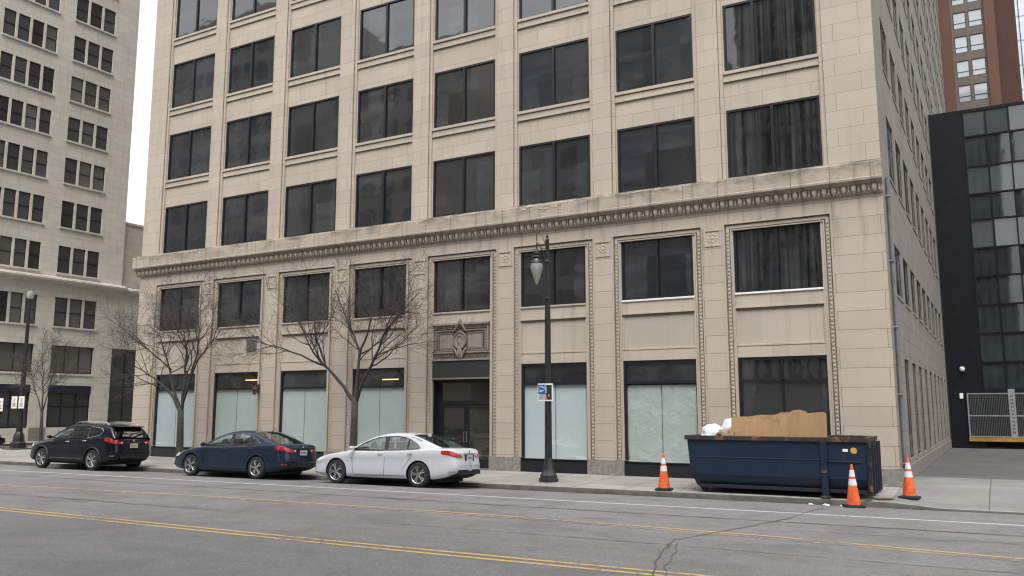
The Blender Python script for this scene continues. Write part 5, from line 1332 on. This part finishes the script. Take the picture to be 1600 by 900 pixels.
    for s in (-1, 1):
        zr = .44 if not suv else .52
        x_r, y_r = L_ - .16, interp(P['w'], L_ - .16)
        X_, Y_, Z_ = warp(P, x_r, side_y(P, x_r, zr), zr); X2, Y2, Z2 = warp(P, L_ - .04, side_y(P, L_ - .04, zr), zr)
        bp_.tube([(X_, s * (Y_ + .001), Z_), (X2, s * (Y2 + .002), Z2)], .014, 6, taill)
        bp_.lathe([(.035, -.09), (.038, .0), (.028, .002)], 12, chrome if suv else trim, (bx(z2) - .01, s * .48, zb_ + .01), 'x')
    bp_.build('rear_bumper_trim', t, bevel=.006)
    gr = MB(); xf = full[0][0][0] - .045; zf = .50 if not suv else .62
    gr.box(xf - .006, xf + .05, -.42, .42, zf - .10, zf + .10, trim); gr.box(xf - .0, xf + .05, -.5, .5, zf - .24, zf - .17, trim); gr.build('grille', t, bevel=.01)
    if suv:
        for s in (-1, 1):
            rl = MB(); rl.tube([(x, s * .60, z) for x, z in ((-.05, 1.60), (.08, 1.68), (.5, 1.715), (1.1, 1.715), (1.65, 1.68), (1.80, 1.61))], .018, 6, chrome); rl.build('roof_rail', t, smooth=40)
        sp = MB(); sp.prism([(1.86, 1.60), (2.10, 1.575), (2.17, 1.55), (2.12, 1.53), (1.9, 1.53)], -.60, .60, paint, lambda p, q, h: (p, h, q)); sp.box(2.165, 2.175, -.10, .10, 1.545, 1.56, taill); sp.build('roof_spoiler', t, bevel=.012)
        cl = MB()
        for wx_ in P['wheels']:
            for s in (-1, 1):
                pts = []
                for k_ in range(15):
                    a = math.radians(-8 + 196 * k_ / 14); x = wx_ + math.cos(a) * (P['arch'] + .015); z = P['wr'] + math.sin(a) * (P['arch'] + .015)
                    if z > .3: pts.append((x, s * (side_y(P, x, z) + .002), z))
                cl.tube(pts, .028, 6, trim)
        for s in (-1, 1): cl.tube([(x, s * (side_y(P, x, .38) + .0), .38) for x in (-.95, -.3, .3, .95)], .035, 6, trim)
        cl.build('cladding', t, smooth=50)
    else:
        an = MB(); an.prism([(1.05, 1.40), (1.20, 1.372), (1.16, 1.455)], -.012, .012, paint, lambda p, q, h: (p, h, q)); an.build('antenna_fin', t)
    # underbody
    ub = MB(); ub.box(-1.9, 1.9, -.62, .62, P['bot'][2][1] - .06, P['bot'][2][1] + .04, M['blackmat'])
    for wx_ in P['wheels']: ub.tube([(wx_, -.75, P['wr']), (wx_, .75, P['wr'])], .045, 8, M['blackmat'])
    ub.build('underbody', t)
    return t
pw = body_paint('pearl_white_paint', (.48, .495, .53), .0, .1); pb = body_paint('navy_blue_paint', (.0115, .020, .040), .15, .5); pk = body_paint('black_paint', (.0035, .004, .008), .0, .5); ps = body_paint('silver_paint', (.40, .41, .42), .6, .4)
def at_wheel(P, xr, y_near, z_near, sc_, rz=.034, roll=-.035):
    # root so that the near rear wheel stands at (xr, y_near)
    w_ = interp(P['w'], 1.4) * sc_; x = xr - P['wheels'][1] * sc_ * math.cos(rz); y = y_near + w_ + .0 - P['wheels'][1] * sc_ * math.sin(rz)
    return (x, y, z_near - w_ * .035 * 1.0 + .004)
make_car('parked_sedan', SEDAN, pw, 'white sedan parked at the kerb in front of the building entrance, rightmost of the cars', 'car', at_wheel(SEDAN, -15.36, 21.22, -.135, 1.105), .034, -.035, 1.105)
make_car('parked_sedan', SEDAN, pb, 'dark blue sedan parked between the white sedan and the black car', 'car', at_wheel(SEDAN, -22.0, 21.12, -.14, 1.10), .034, -.035, 1.10)
make_car('parked_suv', SUV, pk, 'black SUV with silver roof rails, frontmost of the parked cars on the left', 'car', at_wheel(SUV, -30.62, 20.98, -.15, 1.085), .034, -.03, 1.085, platec=simple('plate_cream', (.55, .48, .38), .5))
make_car('parked_sedan', SEDAN, ps, 'silver sedan parked on the side street behind the black SUV', 'car', (-52.6, 36.5, -.12), R(-90), 0, 1.0, detail=False)
make_car('parked_sedan', SEDAN, pk, 'dark sedan parked on the side street by the far corner lamp', 'car', (-52.8, 27.7, -.12), R(-90), 0, 1.0, detail=False)
